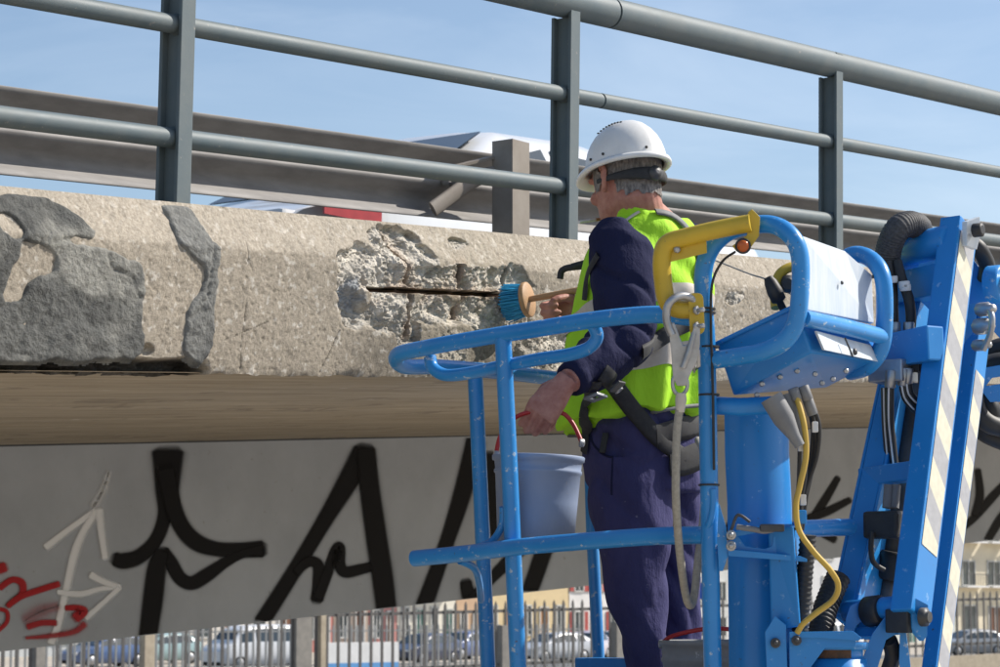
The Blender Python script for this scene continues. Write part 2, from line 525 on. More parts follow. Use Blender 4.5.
# mortar patches trowelled on the face
def patch(name, outline, holes, thick, tone, tone2, seed, label=None, blur=0.0):
    po = pxpoly(outline)
    xs = [p[0] for p in po]; ys = [p[1] for p in po]
    t_ = np.arange(max(T0, min(xs)), max(xs), 0.0040); h_ = np.arange(max(min(ys), h_b - 0.015), min(max(ys), h_t - 0.001), 0.0034)
    Tp, Hp = np.meshgrid(t_, h_, indexing='ij')
    jx = Tp + (fbm(Tp * 14, Hp * 14, 5, seed) - 0.5) * 0.034 + (fbm(Tp * 70, Hp * 70, 2, seed) - 0.5) * 0.011; jy = Hp + (fbm(Tp * 14, Hp * 14, 5, seed + 5) - 0.5) * 0.034 + (fbm(Tp * 70, Hp * 70, 2, seed + 9) - 0.5) * 0.011
    ins = inpoly(jx, jy, po)
    for hl in holes:
        ins &= ~inpoly(jx, jy, pxpoly(hl))
    # distance to the border, in cells (small box blur)
    soft = ins.astype(float)
    for k in range(9):
        s2 = soft.copy(); s2[1:] += soft[:-1]; s2[:-1] += soft[1:]; s2[:, 1:] += soft[:, :-1]; s2[:, :-1] += soft[:, 1:]
        soft = s2 / 5
    prof = sstep(0.40, 0.98, soft)
    dd = -0.010 + prof * (0.0150 + thick * 0.35 * (0.5 + fbm(Tp * 6, Hp * 6, 3, seed))) + prof * ((fbm(Tp * 11, Hp * 24, 4, seed + 2) - 0.5) * 0.009 + (fbm(Tp * 60, Hp * 60, 4, seed + 3) - 0.5) * 0.007 + (fbm(Tp * 130, Hp * 130, 2, seed + 4) - 0.5) * 0.005 - sstep(.47, .5, fbm(Tp * 4, Hp * 4, 3, seed + 30)) * (1 - sstep(.5, .53, fbm(Tp * 4, Hp * 4, 3, seed + 30))) * .004)
    # ridge left by the trowel
    rid = sstep(0.60, 0.66, fbm(Tp * 5 + 3, Hp * 5, 3, seed + 8)); dd += prof * rid * 0.004
    cc = (0.85 + 0.35 * fbm(Tp * 5, Hp * 5, 4, seed + 1))[..., None] * (np.array(tone) + (np.array(tone2) - np.array(tone)) * sstep(0.44, 0.58, fbm(Tp * 3.3, Hp * 4.5, 4, seed + 6))[..., None])
    fm = ins[:-1, :-1] | ins[1:, 1:] | ins[1:, :-1] | ins[:-1, 1:]
    o = grid_obj(name, wpts(Tp, face_n(Hp) + dd, Hp), fm, M['mortar'], beam, cc)
    if label: o['label'] = label
    return o
patch('mortar_patch', [(-80, 180), (20, 189), (52, 195), (76, 197), (90, 214), (101, 234), (96, 241), (50, 241), (104, 248), (146, 262), (146, 282), (141, 318), (143, 345), (135, 364), (90, 366), (-80, 360)],
      [[(6, 214), (18, 213), (25, 228), (20, 236), (7, 232)], [(24, 243), (38, 244), (56, 259), (52, 270), (27, 282), (20, 300), (7, 298), (11, 270), (20, 262)]],
      0.010, (0.275, 0.27, 0.24), (0.125, 0.126, 0.118), 12, 'wide grey mortar patch smeared over the beam face')
patch('mortar_patch', [(174, 200), (206, 202), (214, 232), (223, 252), (219, 285), (217, 320), (213, 350), (202, 368), (181, 352), (186, 310), (198, 292), (203, 276), (190, 258), (180, 246), (175, 225)],
      [], 0.007, (0.215, 0.215, 0.20), (0.10, 0.102, 0.10), 44, 'narrow dark mortar strip filling the joint')

# bars of the reinforcement in their slots
for (x0, y0, x1, y1, r_) in ((374, 289.5, 512, 295, .006), (409.5, 236, 410, 331, .005), (463, 268, 462, 314, .0045), (513, 269, 514, 299, .0045)):
    (ta, ha), (tb, hb_) = bth(x0, y0), bth(x1, y1)
    mb = MB()
    k = 60
    pts = [W(ta + (tb - ta) * i / k, -0.050 + float(face_n(np.array(ha + (hb_ - ha) * i / k))), ha + (hb_ - ha) * i / k) for i in range(k + 1)]
    mb.tube(pts, [r_ * (1.18 if i % 3 == 0 else 1.0) for i in range(k + 1)], 8)
    o = mb.build('reinforcing_bar', M['rebar'], beam)

# the rest of the beam: coarse lengths to either side, top, underside, back
def bprism(name, sec, t0, t1, m, parent, tint=None):
    mb = MB()
    mb.prism([W(t0, n, h) for n, h in sec], DB * (t1 - t0))
    o = mb.build(name, m, parent)
    if tint is not None:
        ca = o.data.color_attributes.new('tint', 'FLOAT_COLOR', 'POINT')
        ca.data.foreach_set('color', np.tile(np.array([*tint, 1], np.float32), len(o.data.vertices)))
    return o
CT = (0.40, 0.35, 0.28)
sec_full = [(0, h_b), (0, h_c), (N_TOP, h_t), (-0.42, h_t), (-0.42, h_t - 0.16), (-0.42, h_b + 0.06), (-0.05, h_b + 0.06), (-0.05, h_b)]
sec_core = [(-0.085, h_b + 0.03), (-0.085, h_c - 0.02), (N_TOP - 0.075, h_t - 0.012), (N_TOP - 0.012, h_t - 0.012), (N_TOP - 0.012, h_t - 0.004), (-0.42, h_t - 0.004), (-0.42, h_b + 0.06), (-0.30, h_b + 0.06), (-0.30, h_b + 0.03)]
bprism('edge_beam_length', sec_full, -14, T0, M['concrete'], bridge, CT)
bprism('edge_beam_length', sec_full, T1, 26, M['concrete'], bridge, CT)
bprism('edge_beam_core', sec_core, T0 + 0.001, T1 - 0.001, M['concrete'], bridge, (0.3, 0.27, 0.22))
h_d = h_t - 0.16                                    # walkway level
n_g = None
# horizontal soffit: find how far back the girder stands
lo_, hi_ = -6.0, -0.5
for _ in range(50):
    mid = (lo_ + hi_) / 2
    if bth(200, 458, mid)[1] > h_b: lo_ = mid
    else: hi_ = mid
n_g = (lo_ + hi_) / 2
h_gb = bth(300, 618, n_g)[1]
print('n_g', n_g, 'h_b', h_b, 'h_t', h_t, 'h_gb', h_gb, 'girder h', h_b - h_gb)
# deck slab
bprism('deck_slab', [(-0.4205, h_b + 0.03), (-0.4205, h_d), (-12, h_d), (-12, h_b + 0.03)], -14, 26, M['asphalt'], bridge)
# soffit skin: lies 12 mm above the beam's lower edge
Ts = np.linspace(-14, 26, 400); Ns = np.linspace(-0.02, n_g + 0.0, 260)
TS, NS = np.meshgrid(Ts, Ns, indexing='ij')
HS = np.full_like(TS, h_b + 0.006) + (fbm(TS * 0.7, NS * 9, 3, 3) - 0.5) * 0.005 + (_tab[(np.floor(NS / 0.19).astype(int) * 7) & 255, 3] - 0.5) * 0.008 + (fbm(TS * 1.5, NS * 40, 3, 8) - 0.5) * 0.004
grid_obj('soffit', wpts(TS, NS, HS), None, M['soffit'], bridge)
# girder
girder = None
mb = MB(); mb.prism([W(-14, n, h) for n, h in ((n_g, h_b - 0.004), (n_g, h_gb), (n_g - 0.55, h_gb), (n_g - 0.55, h_b - 0.004))], DB * 40)
girder = mb.build('girder', M['girder'], bridge)
girder['label'] = 'flat grey girder side sprayed with black, white and red graffiti'

# ------------------------------------------------------------------ graffiti (spray paint film on the girder)
def spray_mat(name, c, rough=0.75):
    m = bpy.data.materials.new(name); m.use_nodes = True
    N = m.node_tree.nodes; L = m.node_tree.links
    b = N['Principled BSDF']; b.inputs['Base Color'].default_value = (*c, 1); b.inputs['Roughness'].default_value = rough; b.inputs['Specular IOR Level'].default_value = 0.15
    at = N.new('ShaderNodeAttribute'); at.attribute_name = 'tint'
    tcn = N.new('ShaderNodeTexCoord'); n1 = N.new('ShaderNodeTexNoise'); n1.inputs['Scale'].default_value = 120; n1.inputs['Detail'].default_value = 3
    L.new(tcn.outputs['Object'], n1.inputs['Vector'])
    sub = N.new('ShaderNodeMath'); sub.operation = 'MULTIPLY_ADD'; sub.inputs[1].default_value = 0.6; sub.inputs[2].default_value = -0.3
    L.new(n1.outputs['Fac'], sub.inputs[0])
    ad = N.new('ShaderNodeMath'); ad.operation = 'ADD'; ad.use_clamp = True
    mu = N.new('ShaderNodeMath'); mu.operation = 'MULTIPLY'
    # noise only matters where the paint thins out
    sp_ = N.new('ShaderNodeSeparateColor'); L.new(at.outputs['Color'], sp_.inputs['Color'])
    inv = N.new('ShaderNodeMath'); inv.operation = 'PINGPONG'; inv.inputs[1].default_value = 0.5
    L.new(sp_.outputs['Red'], inv.inputs[0]); L.new(inv.outputs[0], mu.inputs[0]); L.new(sub.outputs[0], mu.inputs[1])
    L.new(sp_.outputs['Red'], ad.inputs[0]); L.new(mu.outputs[0], ad.inputs[1])
    L.new(ad.outputs[0], b.inputs['Alpha'])
    return m
M['spray_black'] = spray_mat('spray_black', (0.010, 0.0095, 0.0105))
M['spray_white'] = spray_mat('spray_white', (0.85, 0.86, 0.88))
M['spray_red'] = spray_mat('spray_red', (0.42, 0.025, 0.03))
_lay = [0]
def stroke(pts, w, m, op=1.0, soft=0.24):
    "pts in photo pixels, w: width in pixels (one or per point)"
    _lay[0] += 1
    n_ = n_g + 0.0010 + 0.00025 * _lay[0]
    ws = w if hasattr(w, '__len__') else [w] * len(pts)
    c = crom([Vector((p[0], p[1], ww)) for p, ww in zip(pts, ws)], 10)
    half = [(1 + soft * 1.6, 0.0), (1 + soft * .5, 0.10), (1.0, 0.30), (1 - soft * .6, 0.85), (1 - soft * 1.3, 1.0)]
    prof = [(-a_, b_) for a_, b_ in half] + half[::-1]
    V_ = np.zeros((len(c) + 2, len(prof), 3)); A_ = np.zeros((len(c) + 2, len(prof), 3))
    q = []
    for i in range(len(c)):
        d = (c[min(i + 1, len(c) - 1)] - c[max(i - 1, 0)]); d.z = 0
        q.append((c[i], d.normalized()))
    first, last = q[0], q[-1]
    q = [(first[0] - first[1] * first[0].z * 0.45, first[1])] + q + [(last[0] + last[1] * last[0].z * 0.45, last[1])]
    for i, (p, d) in enumerate(q):
        e = i in (0, len(q) - 1)
        k = 0.55 if e else 1.0
        for j, (u, al) in enumerate(prof):
            x = p.x - d.y * u * p.z / 2 * k * 1.12; y = p.y + d.x * u * p.z / 2 * k * 1.12
            t, h = bth(x, y, n_)
            h = min(max(h, h_gb + 0.004), h_b - 0.012)
            V_[i, j] = W(t, n_, h)
            A_[i, j] = 0 if e else al * op
    grid_obj('graffiti_stroke', V_, None, m, girder, A_)
k_, w_, r_ = M['spray_black'], M['spray_white'], M['spray_red']
stroke([(168, 452), (167, 490), (165, 515), (156, 540), (140, 556), (124, 561), (115, 559)], [30, 22, 14, 13, 14, 15, 13], k_)
stroke([(166, 470), (173, 505), (182, 527), (196, 542), (216, 549), (240, 550), (262, 549)], [17, 16, 16, 16, 14, 14, 16], k_)
stroke([(262, 550), (245, 553), (226, 562), (207, 575), (192, 583), (180, 578), (171, 563), (163, 552)], [10, 8, 10, 13, 13, 13, 13, 13], k_)
stroke([(162, 552), (157, 568), (153, 600), (150, 622), (147, 645)], [13, 18, 19, 18, 17], k_)
stroke([(364, 452), (350, 478), (325, 520), (295, 570), (262, 622)], [22, 20, 15, 14, 15], k_)
stroke([(296, 572), (308, 562), (318, 565), (319, 582), (317, 600)], [8, 10, 11, 12, 12], k_)
stroke([(318, 598), (326, 578), (335, 552), (340, 548), (340, 565), (346, 572), (362, 569), (374, 566)], [10, 10, 10, 10, 11, 11, 10, 9], k_)
stroke([(366, 450), (370, 490), (377, 540), (383, 580), (387, 614)], [18, 19, 20, 20, 19], k_)
stroke([(476, 440), (463, 492), (446, 545), (424, 607)], [18, 17, 14, 16], k_)
stroke([(489, 455), (494, 500), (500, 550)], [12, 13, 14], k_)
stroke([(466, 582), (468, 592), (472, 602)], [11, 13, 15], k_)
stroke([(470, 602), (490, 580), (510, 560), (530, 538)], [10, 10, 12, 14], k_)
stroke([(560, 500), (546, 545), (530, 592)], [16, 16, 15], k_)
for s_ in ([(838, 478), (822, 505), (795, 545), (770, 575), (745, 590)], [(850, 500), (826, 512), (800, 521)], [(800, 520), (818, 530), (835, 540)], [(690, 575), (715, 545), (735, 520)],
           [(902, 540), (915, 515), (930, 495), (938, 470)], [(1010, 478), (990, 500), (972, 520), (950, 536)], [(978, 470), (980, 495), (975, 515)], [(1015, 500), (1000, 520), (988, 540)], [(1015, 530), (1002, 545)]):
    stroke(s_, [6, 8] + [7] * (len(s_) - 2), k_)
stroke([(109, 472), (103, 490), (94, 506)], [5, 8, 9], w_, 0.55, 0.8)
stroke([(46, 547), (68, 530), (95, 511)], [7, 6, 6], w_, 0.95, 0.5)
stroke([(96, 512), (83, 532), (74, 555), (66, 590), (58, 625), (51, 643)], [7, 7, 8, 7, 7, 8], w_, 0.95, 0.5)
stroke([(99, 510), (101, 530), (105, 558)], [8, 7, 6], w_, 0.9, 0.5)
stroke([(58, 592), (80, 594), (100, 589), (120, 587)], [5, 6, 5, 5], w_, 0.9, 0.5)
stroke([(91, 575), (102, 581), (119, 587)], [7, 6, 5], w_, 0.9, 0.45)
stroke([(119, 588), (103, 603), (86, 618)], [5, 5, 6], w_, 0.9, 0.45)
stroke([(0, 588), (12, 580), (22, 583), (22, 594), (8, 606)], [6, 6, 7, 6, 5], r_, 0.95, 0.3)
stroke([(8, 606), (20, 597), (40, 590), (59, 584)], [5, 6, 6, 6], r_, 0.95, 0.3)
stroke([(0, 609), (7, 612), (7, 622), (-2, 631)], [4, 4, 4, 4], r_, 0.95, 0.3)
stroke([(-4, 570), (5, 567)], [10, 10], r_, 0.95, 0.3)
stroke([(26, 620), (40, 612), (58, 606)], [12, 13, 9], r_, 0.4, 0.8)
stroke([(28, 627), (42, 623), (56, 623)], [6, 6, 6], r_, 0.85, 0.4)
stroke([(66, 608), (76, 608), (84, 611), (76, 618)], [5, 6, 8, 10], r_, 0.95, 0.3)
stroke([(26, 638), (50, 636), (74, 632), (85, 624)], [3, 5, 6, 7], r_, 0.75, 0.5)

# ------------------------------------------------------------------ steel railing on the edge beam
railing = thing('bridge_railing', W(0, -0.17, h_t), 'grey-green steel tube railing standing on the concrete edge beam', 'railing')
NR = -0.17
PUP = Vector((0.0145, -0.0077, 1))
tp0 = bth(563, 190, NR)[0]
tp_step = (bth(832, 215, NR)[0] - bth(178, 140, NR)[0]) / 2
rails = []
for nm, x, y, r in (('top_rail', 830, 65.3, 0.0455), ('middle_rail', 660, 112.0, 0.0225), ('lower_rail', 400, 166.5, 0.0235)):
    t, h = bth(x, y, NR)
    rails.append((nm, h, r))
h_top = rails[0][1]
for nm, h, r in rails:
    dn = (h - h_t) * 0.0165
    joint = bth({'top_rail': 606, 'middle_rail': 597, 'lower_rail': 1400}[nm], 60, NR)[0]
    for (ta, tb, rr) in ((-14, joint - 0.005, r), (joint - 0.012, joint + 0.012, r * 0.86), (joint + 0.005, 26, r)):
        mb = MB()
        k = max(2, int(abs(tb - ta) * 3))
        mb.tube([W(ta + (tb - ta) * i / k, NR + dn, h) for i in range(k + 1)], rr, 28)
        mb.build(nm if rr == r else 'sleeve_joint', M['rail_paint'], railing)
post_mesh = None
for k in range(-4, 9):
    t = tp0 + k * tp_step
    base_ = W(t, NR, h_t - 0.01)
    top_ = base_ + PUP * (h_top - h_t + 0.055)
    L_ = (top_ - base_)
    if post_mesh is None:
        mb = MB()
        z0 = Vector((0, 0, 0)); z1 = L_
        cut = h_top - h_t - 0.035
        zc = PUP * cut
        # web and two flanges of a rolled section
        mb.beam(z0, zc, 0.052, 0.010, 0.0015)                                   # web across the walkway
        mb.beam(z0 + NB * 0.030, z1 * 0.985 + NB * 0.030, 0.010, 0.046, 0.002)   # outer flange
        mb.beam(z0 - NB * 0.030, zc - NB * 0.030, 0.010, 0.046, 0.002)           # inner flange
        o = mb.build('post', M['rail_paint'], railing); post_mesh = o.data
    else:
        o = bpy.data.objects.new('post', post_mesh); link(o, railing)
    o.location = base_
    if -2 <= k <= 2:
        for nm, h, r in rails[1:]:
            mb = MB(); c = W(t, NR + (h - h_t) * 0.0165, h)
            mb.lathe(c - DB * 0.012, DB, [(0, r * 1.0), (0.003, r * 1.13), (0.007, r * 1.16)], 24, False); mb.build('weld_collar', M['rail_paint'], railing)

# ------------------------------------------------------------------ crash barrier beyond the walkway
NG = -1.75
barrier = thing('crash_barrier', W(0, NG, h_d), 'corrugated galvanised steel crash barrier behind the railing', 'crash barrier')
ht1 = bth(330, 131.0, NG)[1]; hb1 = bth(330, 207.5, NG)[1]
hg = ht1 - hb1
prof = [(0.000, 1.00), (0.002, 0.985), (-0.012, 0.93), (-0.062, 0.86), (-0.080, 0.78), (-0.080, 0.70), (-0.060, 0.63), (-0.010, 0.56), (0.0, 0.51), (0.0, 0.49), (-0.010, 0.44), (-0.060, 0.37), (-0.080, 0.30), (-0.080, 0.22), (-0.062, 0.14), (-0.012, 0.07), (0.002, 0.015), (0, 0)]
tgp = bth(496, 190, NG + 0.09)[0]
for k in range(-3, 6):
    ta = tgp - 0.25 + (k) * 5.3; tb = ta + 5.42
    off = 0.004 if k % 2 else 0.0
    V_ = np.array([[list(W(t, NG + n_ * 0.9 + off, hb1 + hg * u)) for (n_, u) in prof] for t in (ta, ta + 2, tb)])
    V_ = np.concatenate([V_, np.array([[list(W(t, NG + n_ * 0.9 + off - 0.004, hb1 + hg * u)) for (n_, u) in prof[::-1]] for t in (ta, ta + 2, tb)])], 1)
    V_ = np.concatenate([V_, V_[:, :1]], 1)
    o = grid_obj('barrier_beam', V_, None, M['galv'], barrier)
    bm_ = MB()
    for u in (0.5,):
        for s in (0.03, 0.09):
            c = W(ta + s, NG + 0.01 + off, hb1 + hg * u)
            bm_.lathe(c, NB, [(0, 0.017), (0.008, 0.017), (0.016, 0.010), (0.018, 0.003)], 10)
    bm_.build('bolt', M['galv'], o)
for k in range(-3, 5):
    t = tgp + k * 5.3
    mb = MB()
    a = W(t, NG + 0.16, h_d); b = W(t, NG + 0.16, bth(496, 140, NG + 0.16)[1])
    # channel post
    mb.beam(a - NB * 0.045, b - NB * 0.045, 0.006, 0.11, 0.001); mb.beam(a + NB * 0.045, b + NB * 0.045, 0.006, 0.11, 0.001); mb.beam(a - DH * 0.052, b - DH * 0.052, 0.095, 0.006, 0.001)
    mb.beam(a + DH * 0.052, b + DH * 0.052, 0.095, 0.006, 0.001)
    p = mb.build('barrier_post', M['post_galv'], barrier)
    mb = MB()
    mb.tube(fillet([W(t - 0.05, NG + 0.12, hb1 + hg * 0.62), W(t - 0.14, NG + 0.10, hb1 + hg * 0.55), W(t - 0.34, NG + 0.05, hb1 + hg * 0.08)], 0.05), 0.030, 10, squash=0.35)
    mb.beam(W(t - 0.30, NG + 0.03, hb1 + hg * 0.62), W(t - 0.05, NG + 0.10, hb1 + hg * 0.85), 0.05, 0.012, 0.001)
    mb.build('spacer_bracket', M['post_galv'], barrier)

# ------------------------------------------------------------------ ground and what lies beyond the bridge
GZ = -0.6
M['ground'] = mat('ground', (0.46, 0.41, 0.34), (0.36, 0.325, 0.28), 0.35, 0.95, bump=0.2, bscale=8, bdist=0.02, spec=0.2)
mb = MB(); mb.add([(-900, -300, GZ), (900, -300, GZ), (900, 1600, GZ), (-900, 1600, GZ)], [(0, 1, 2, 3)])
tag(mb.build('ground', M['ground']), kind='structure')
def gp(px, z):
    "a spot z metres ahead, on the ground, below photo column px"
    return Vector(((px - 500) / FPX * z, z, GZ))
M['road'] = mat('road', (0.16, 0.16, 0.16), (0.12, 0.12, 0.12), 1.2, 0.92, bump=0.2, bscale=60, bdist=0.01)
FA, FB = Vector((-14.5, 66.8, 0)), Vector((20.4, 97.9, 0))
FD = (FB - FA).normalized(); FN = Vector((FD.y, -FD.x, 0))
mb = MB()
q0, q1 = FA - FD * 90 - FN * 3, FA + FD * 160 - FN * 3
q = [q0, q1, q1 - FN * 26, q0 - FN * 26]
mb.add([(p.x, p.y, GZ + 0.004) for p in q], [(0, 3, 2, 1)])
tag(mb.build('road', M['road']), kind='structure')
M['pave'] = mat('pave', (0.36, 0.34, 0.31), (0.28, 0.27, 0.25), 3, 0.9, bump=0.2, bscale=30)
mb = MB()
mb.prism([FA - FD * 90 - FN * 2.9 + Z3 * (GZ - 0.05), FA - FD * 90 + FN * 1.5 + Z3 * (GZ - 0.05), FA - FD * 90 + FN * 1.5 + Z3 * (GZ + 0.13), FA - FD * 90 - FN * 2.9 + Z3 * (GZ + 0.13)], FD * 250)
tag(mb.build('pavement', M['pave']), kind='structure')

# palisade fence
M['fence'] = mat('fence', (0.10, 0.095, 0.09), (0.07, 0.067, 0.065), 3, 0.6, rough_var=0.1)
M['fence_pale'] = mat('fence_pale', (0.34, 0.33, 0.31), (0.26, 0.26, 0.25), 3, 0.5)
M['pillar'] = mat('pillar', (0.42, 0.36, 0.27), (0.33, 0.28, 0.21), 4, 0.9, bump=0.3, bscale=30)
M['pillar_grey'] = mat('pillar_grey', (0.25, 0.235, 0.21), (0.19, 0.18, 0.165), 4, 0.9, bump=0.3, bscale=30)
fence = thing('palisade_fence', (FA.x, FA.y, GZ + 0.13), 'dark steel palisade fence with pointed pales under the bridge girder', 'fence')
LF = (FB - FA).length
def fz(s): return -0.46 + 0.78 * s / LF                 # foot of the pales climbs with the road
n_p = 107
sp_ = LF / n_p
hp = 2.50
mb = MB()
for (x0, x1, y0, y1) in ((-.05, .05, 0.0, 0.022),):
    mb.prism([FD * x0, FD * x1, FD * x1 + Z3 * (hp - .12), FD * 0.0 + Z3 * hp, FD * x0 + Z3 * (hp - .12)], FN * 0.03)
pm = None
for k in range(-6, n_p + 9):
    s = k * sp_
    x = 500 + FPX * (FA.x + FD.x * s) / (FA.y + FD.y * s)
    if 735 < x < 800: continue
    p = FA + FD * s
    if pm is None:
        o = mb.build('picket', M['fence'], fence); pm = o.data
    else:
        o = bpy.data.objects.new('picket', pm); link(o, fence)
    o.location = (p.x, p.y, fz(s))
for zz, nm in ((2.17, 'fence_rail'), (0.42, 'fence_rail')):
    mb = MB(); a = FA - FD * 4; b = FB + FD * 6
    mb.beam(Vector((a.x, a.y, fz(-4) + zz)) - FN * 0.03, Vector((b.x, b.y, fz(LF + 6) + zz)) - FN * 0.03, 0.05, 0.10, 0.004, FN)
    mb.build(nm, M['fence'], fence)
mb = MB()
a = FA - FD * 4; b = FB + FD * 6
mb.hexa([a + FN * -.15 + Z3 * GZ, b + FN * -.15 + Z3 * GZ, b + FN * .15 + Z3 * GZ, a + FN * .15 + Z3 * GZ, a + FN * -.15 + Z3 * (fz(-4) - .02), b + FN * -.15 + Z3 * (fz(LF + 6) - .02), b + FN * .15 + Z3 * (fz(LF + 6) - .02), a + FN * .15 + Z3 * (fz(-4) - .02)])
mb.build('plinth', M['pillar'], fence)
def fence_s(px):
    k = (px - 500) / FPX
    return (k * FA.y - FA.x) / (FD.x - k * FD.y)
for px, wd, mm in ((42, .30, 'pillar_grey'), (150, .36, 'pillar'), (303, .62, 'pillar_grey'), (322, .20, 'pillar'), (503, .34, 'pillar_grey'), (617, .4, 'pillar_grey')):
    s = fence_s(px); p = FA + FD * s
    mb = MB(); mb.box((p.x, p.y, (GZ + fz(s) + 2.35 if px < 400 else GZ + fz(s) + 1.7) / 2 + 0.0), wd, 0.3, (fz(s) + 2.35 - GZ if px < 400 else fz(s) + 1.7 - GZ), FD, FN, Z3, 0.02)
    mb.build('pillar', M[mm], fence)

# second, paler fence across the road
FA2, FB2 = FA - FN * 0 + Vector((-6, 29, 0)), FA + FD * 30 + Vector((-4, 27, 0))
F2 = (FB2 - FA2).normalized(); L2 = (FB2 - FA2).length
fence2 = thing('bar_fence', (FA2.x, FA2.y, GZ), 'pale grey bar fence on the far side, seen between the dark pales', 'fence')
mb = MB(); mb.box((0, 0, 0.98), 0.09, 0.05, 1.96, F2, F2.cross(Z3), Z3, 0.005)
o = mb.build('picket', M['fence_pale'], fence2); pm = o.data
s = 0.0; first = True
while s < L2:
    p = FA2 + F2 * s
    if not first:
        o = bpy.data.objects.new('picket', pm); link(o, fence2)
    first = False
    o.location = (p.x, p.y, GZ)
    s += 0.31
for zz in (1.72, 0.25):
    mb = MB(); mb.beam(FA2 + Z3 * (GZ + zz), FB2 + Z3 * (GZ + zz), 0.04, 0.07, 0.004, F2.cross(Z3)); mb.build('fence_rail', M['fence_pale'], fence2)

# ---- vehicles
M['glass'] = mat('glass', (0.03, 0.045, 0.05), (0.02, 0.03, 0.035), 2, 0.06, spec=0.8)
M['tyre'] = mat('tyre', (0.02, 0.02, 0.02), (0.03, 0.03, 0.03), 20, 0.9)
M['rim'] = mat('rim', (0.4, 0.4, 0.41), (0.3, 0.3, 0.3), 10, 0.4, metal=0.6)
M['lamp_white'] = mat('lamp_white', (0.7, 0.7, 0.68), (0.6, 0.6, 0.6), 10, 0.15)
M['lamp_red'] = mat('lamp_red', (0.4, 0.02, 0.02), (0.3, 0.01, 0.01), 10, 0.2)
def paint(n, c): 
    k = 'paint_' + n
    if k not in M: M[k] = mat(k, c, tuple(x * 0.93 for x in c), 3, 0.3, spec=0.6, coat=0.6)
    return M[k]
PROFILES = {
  # x along the car 0 front .. 1 back, (z sill, z shoulder, z roof) and inset of the roof
  'hatch': [(0.0, .34, .62, .62), (.03, .22, .72, .72), (.20, .20, .90, .92), (.30, .20, .95, 1.10), (.42, .20, .97, 1.43), (.60, .20, .98, 1.50), (.82, .20, 1.00, 1.44), (.94, .22, 1.00, 1.15), (.99, .28, .92, .93), (1.0, .36, .80, .80)],
  'van':   [(0.0, .36, .80, .80), (.03, .24, .95, .96), (.12, .22, 1.12, 1.20), (.22, .22, 1.18, 1.75), (.30, .22, 1.20, 1.92), (.60, .22, 1.20, 1.97), (.95, .22, 1.20, 1.93), (.99, .26, 1.18, 1.80), (1.0, .34, 1.0, 1.02)]}
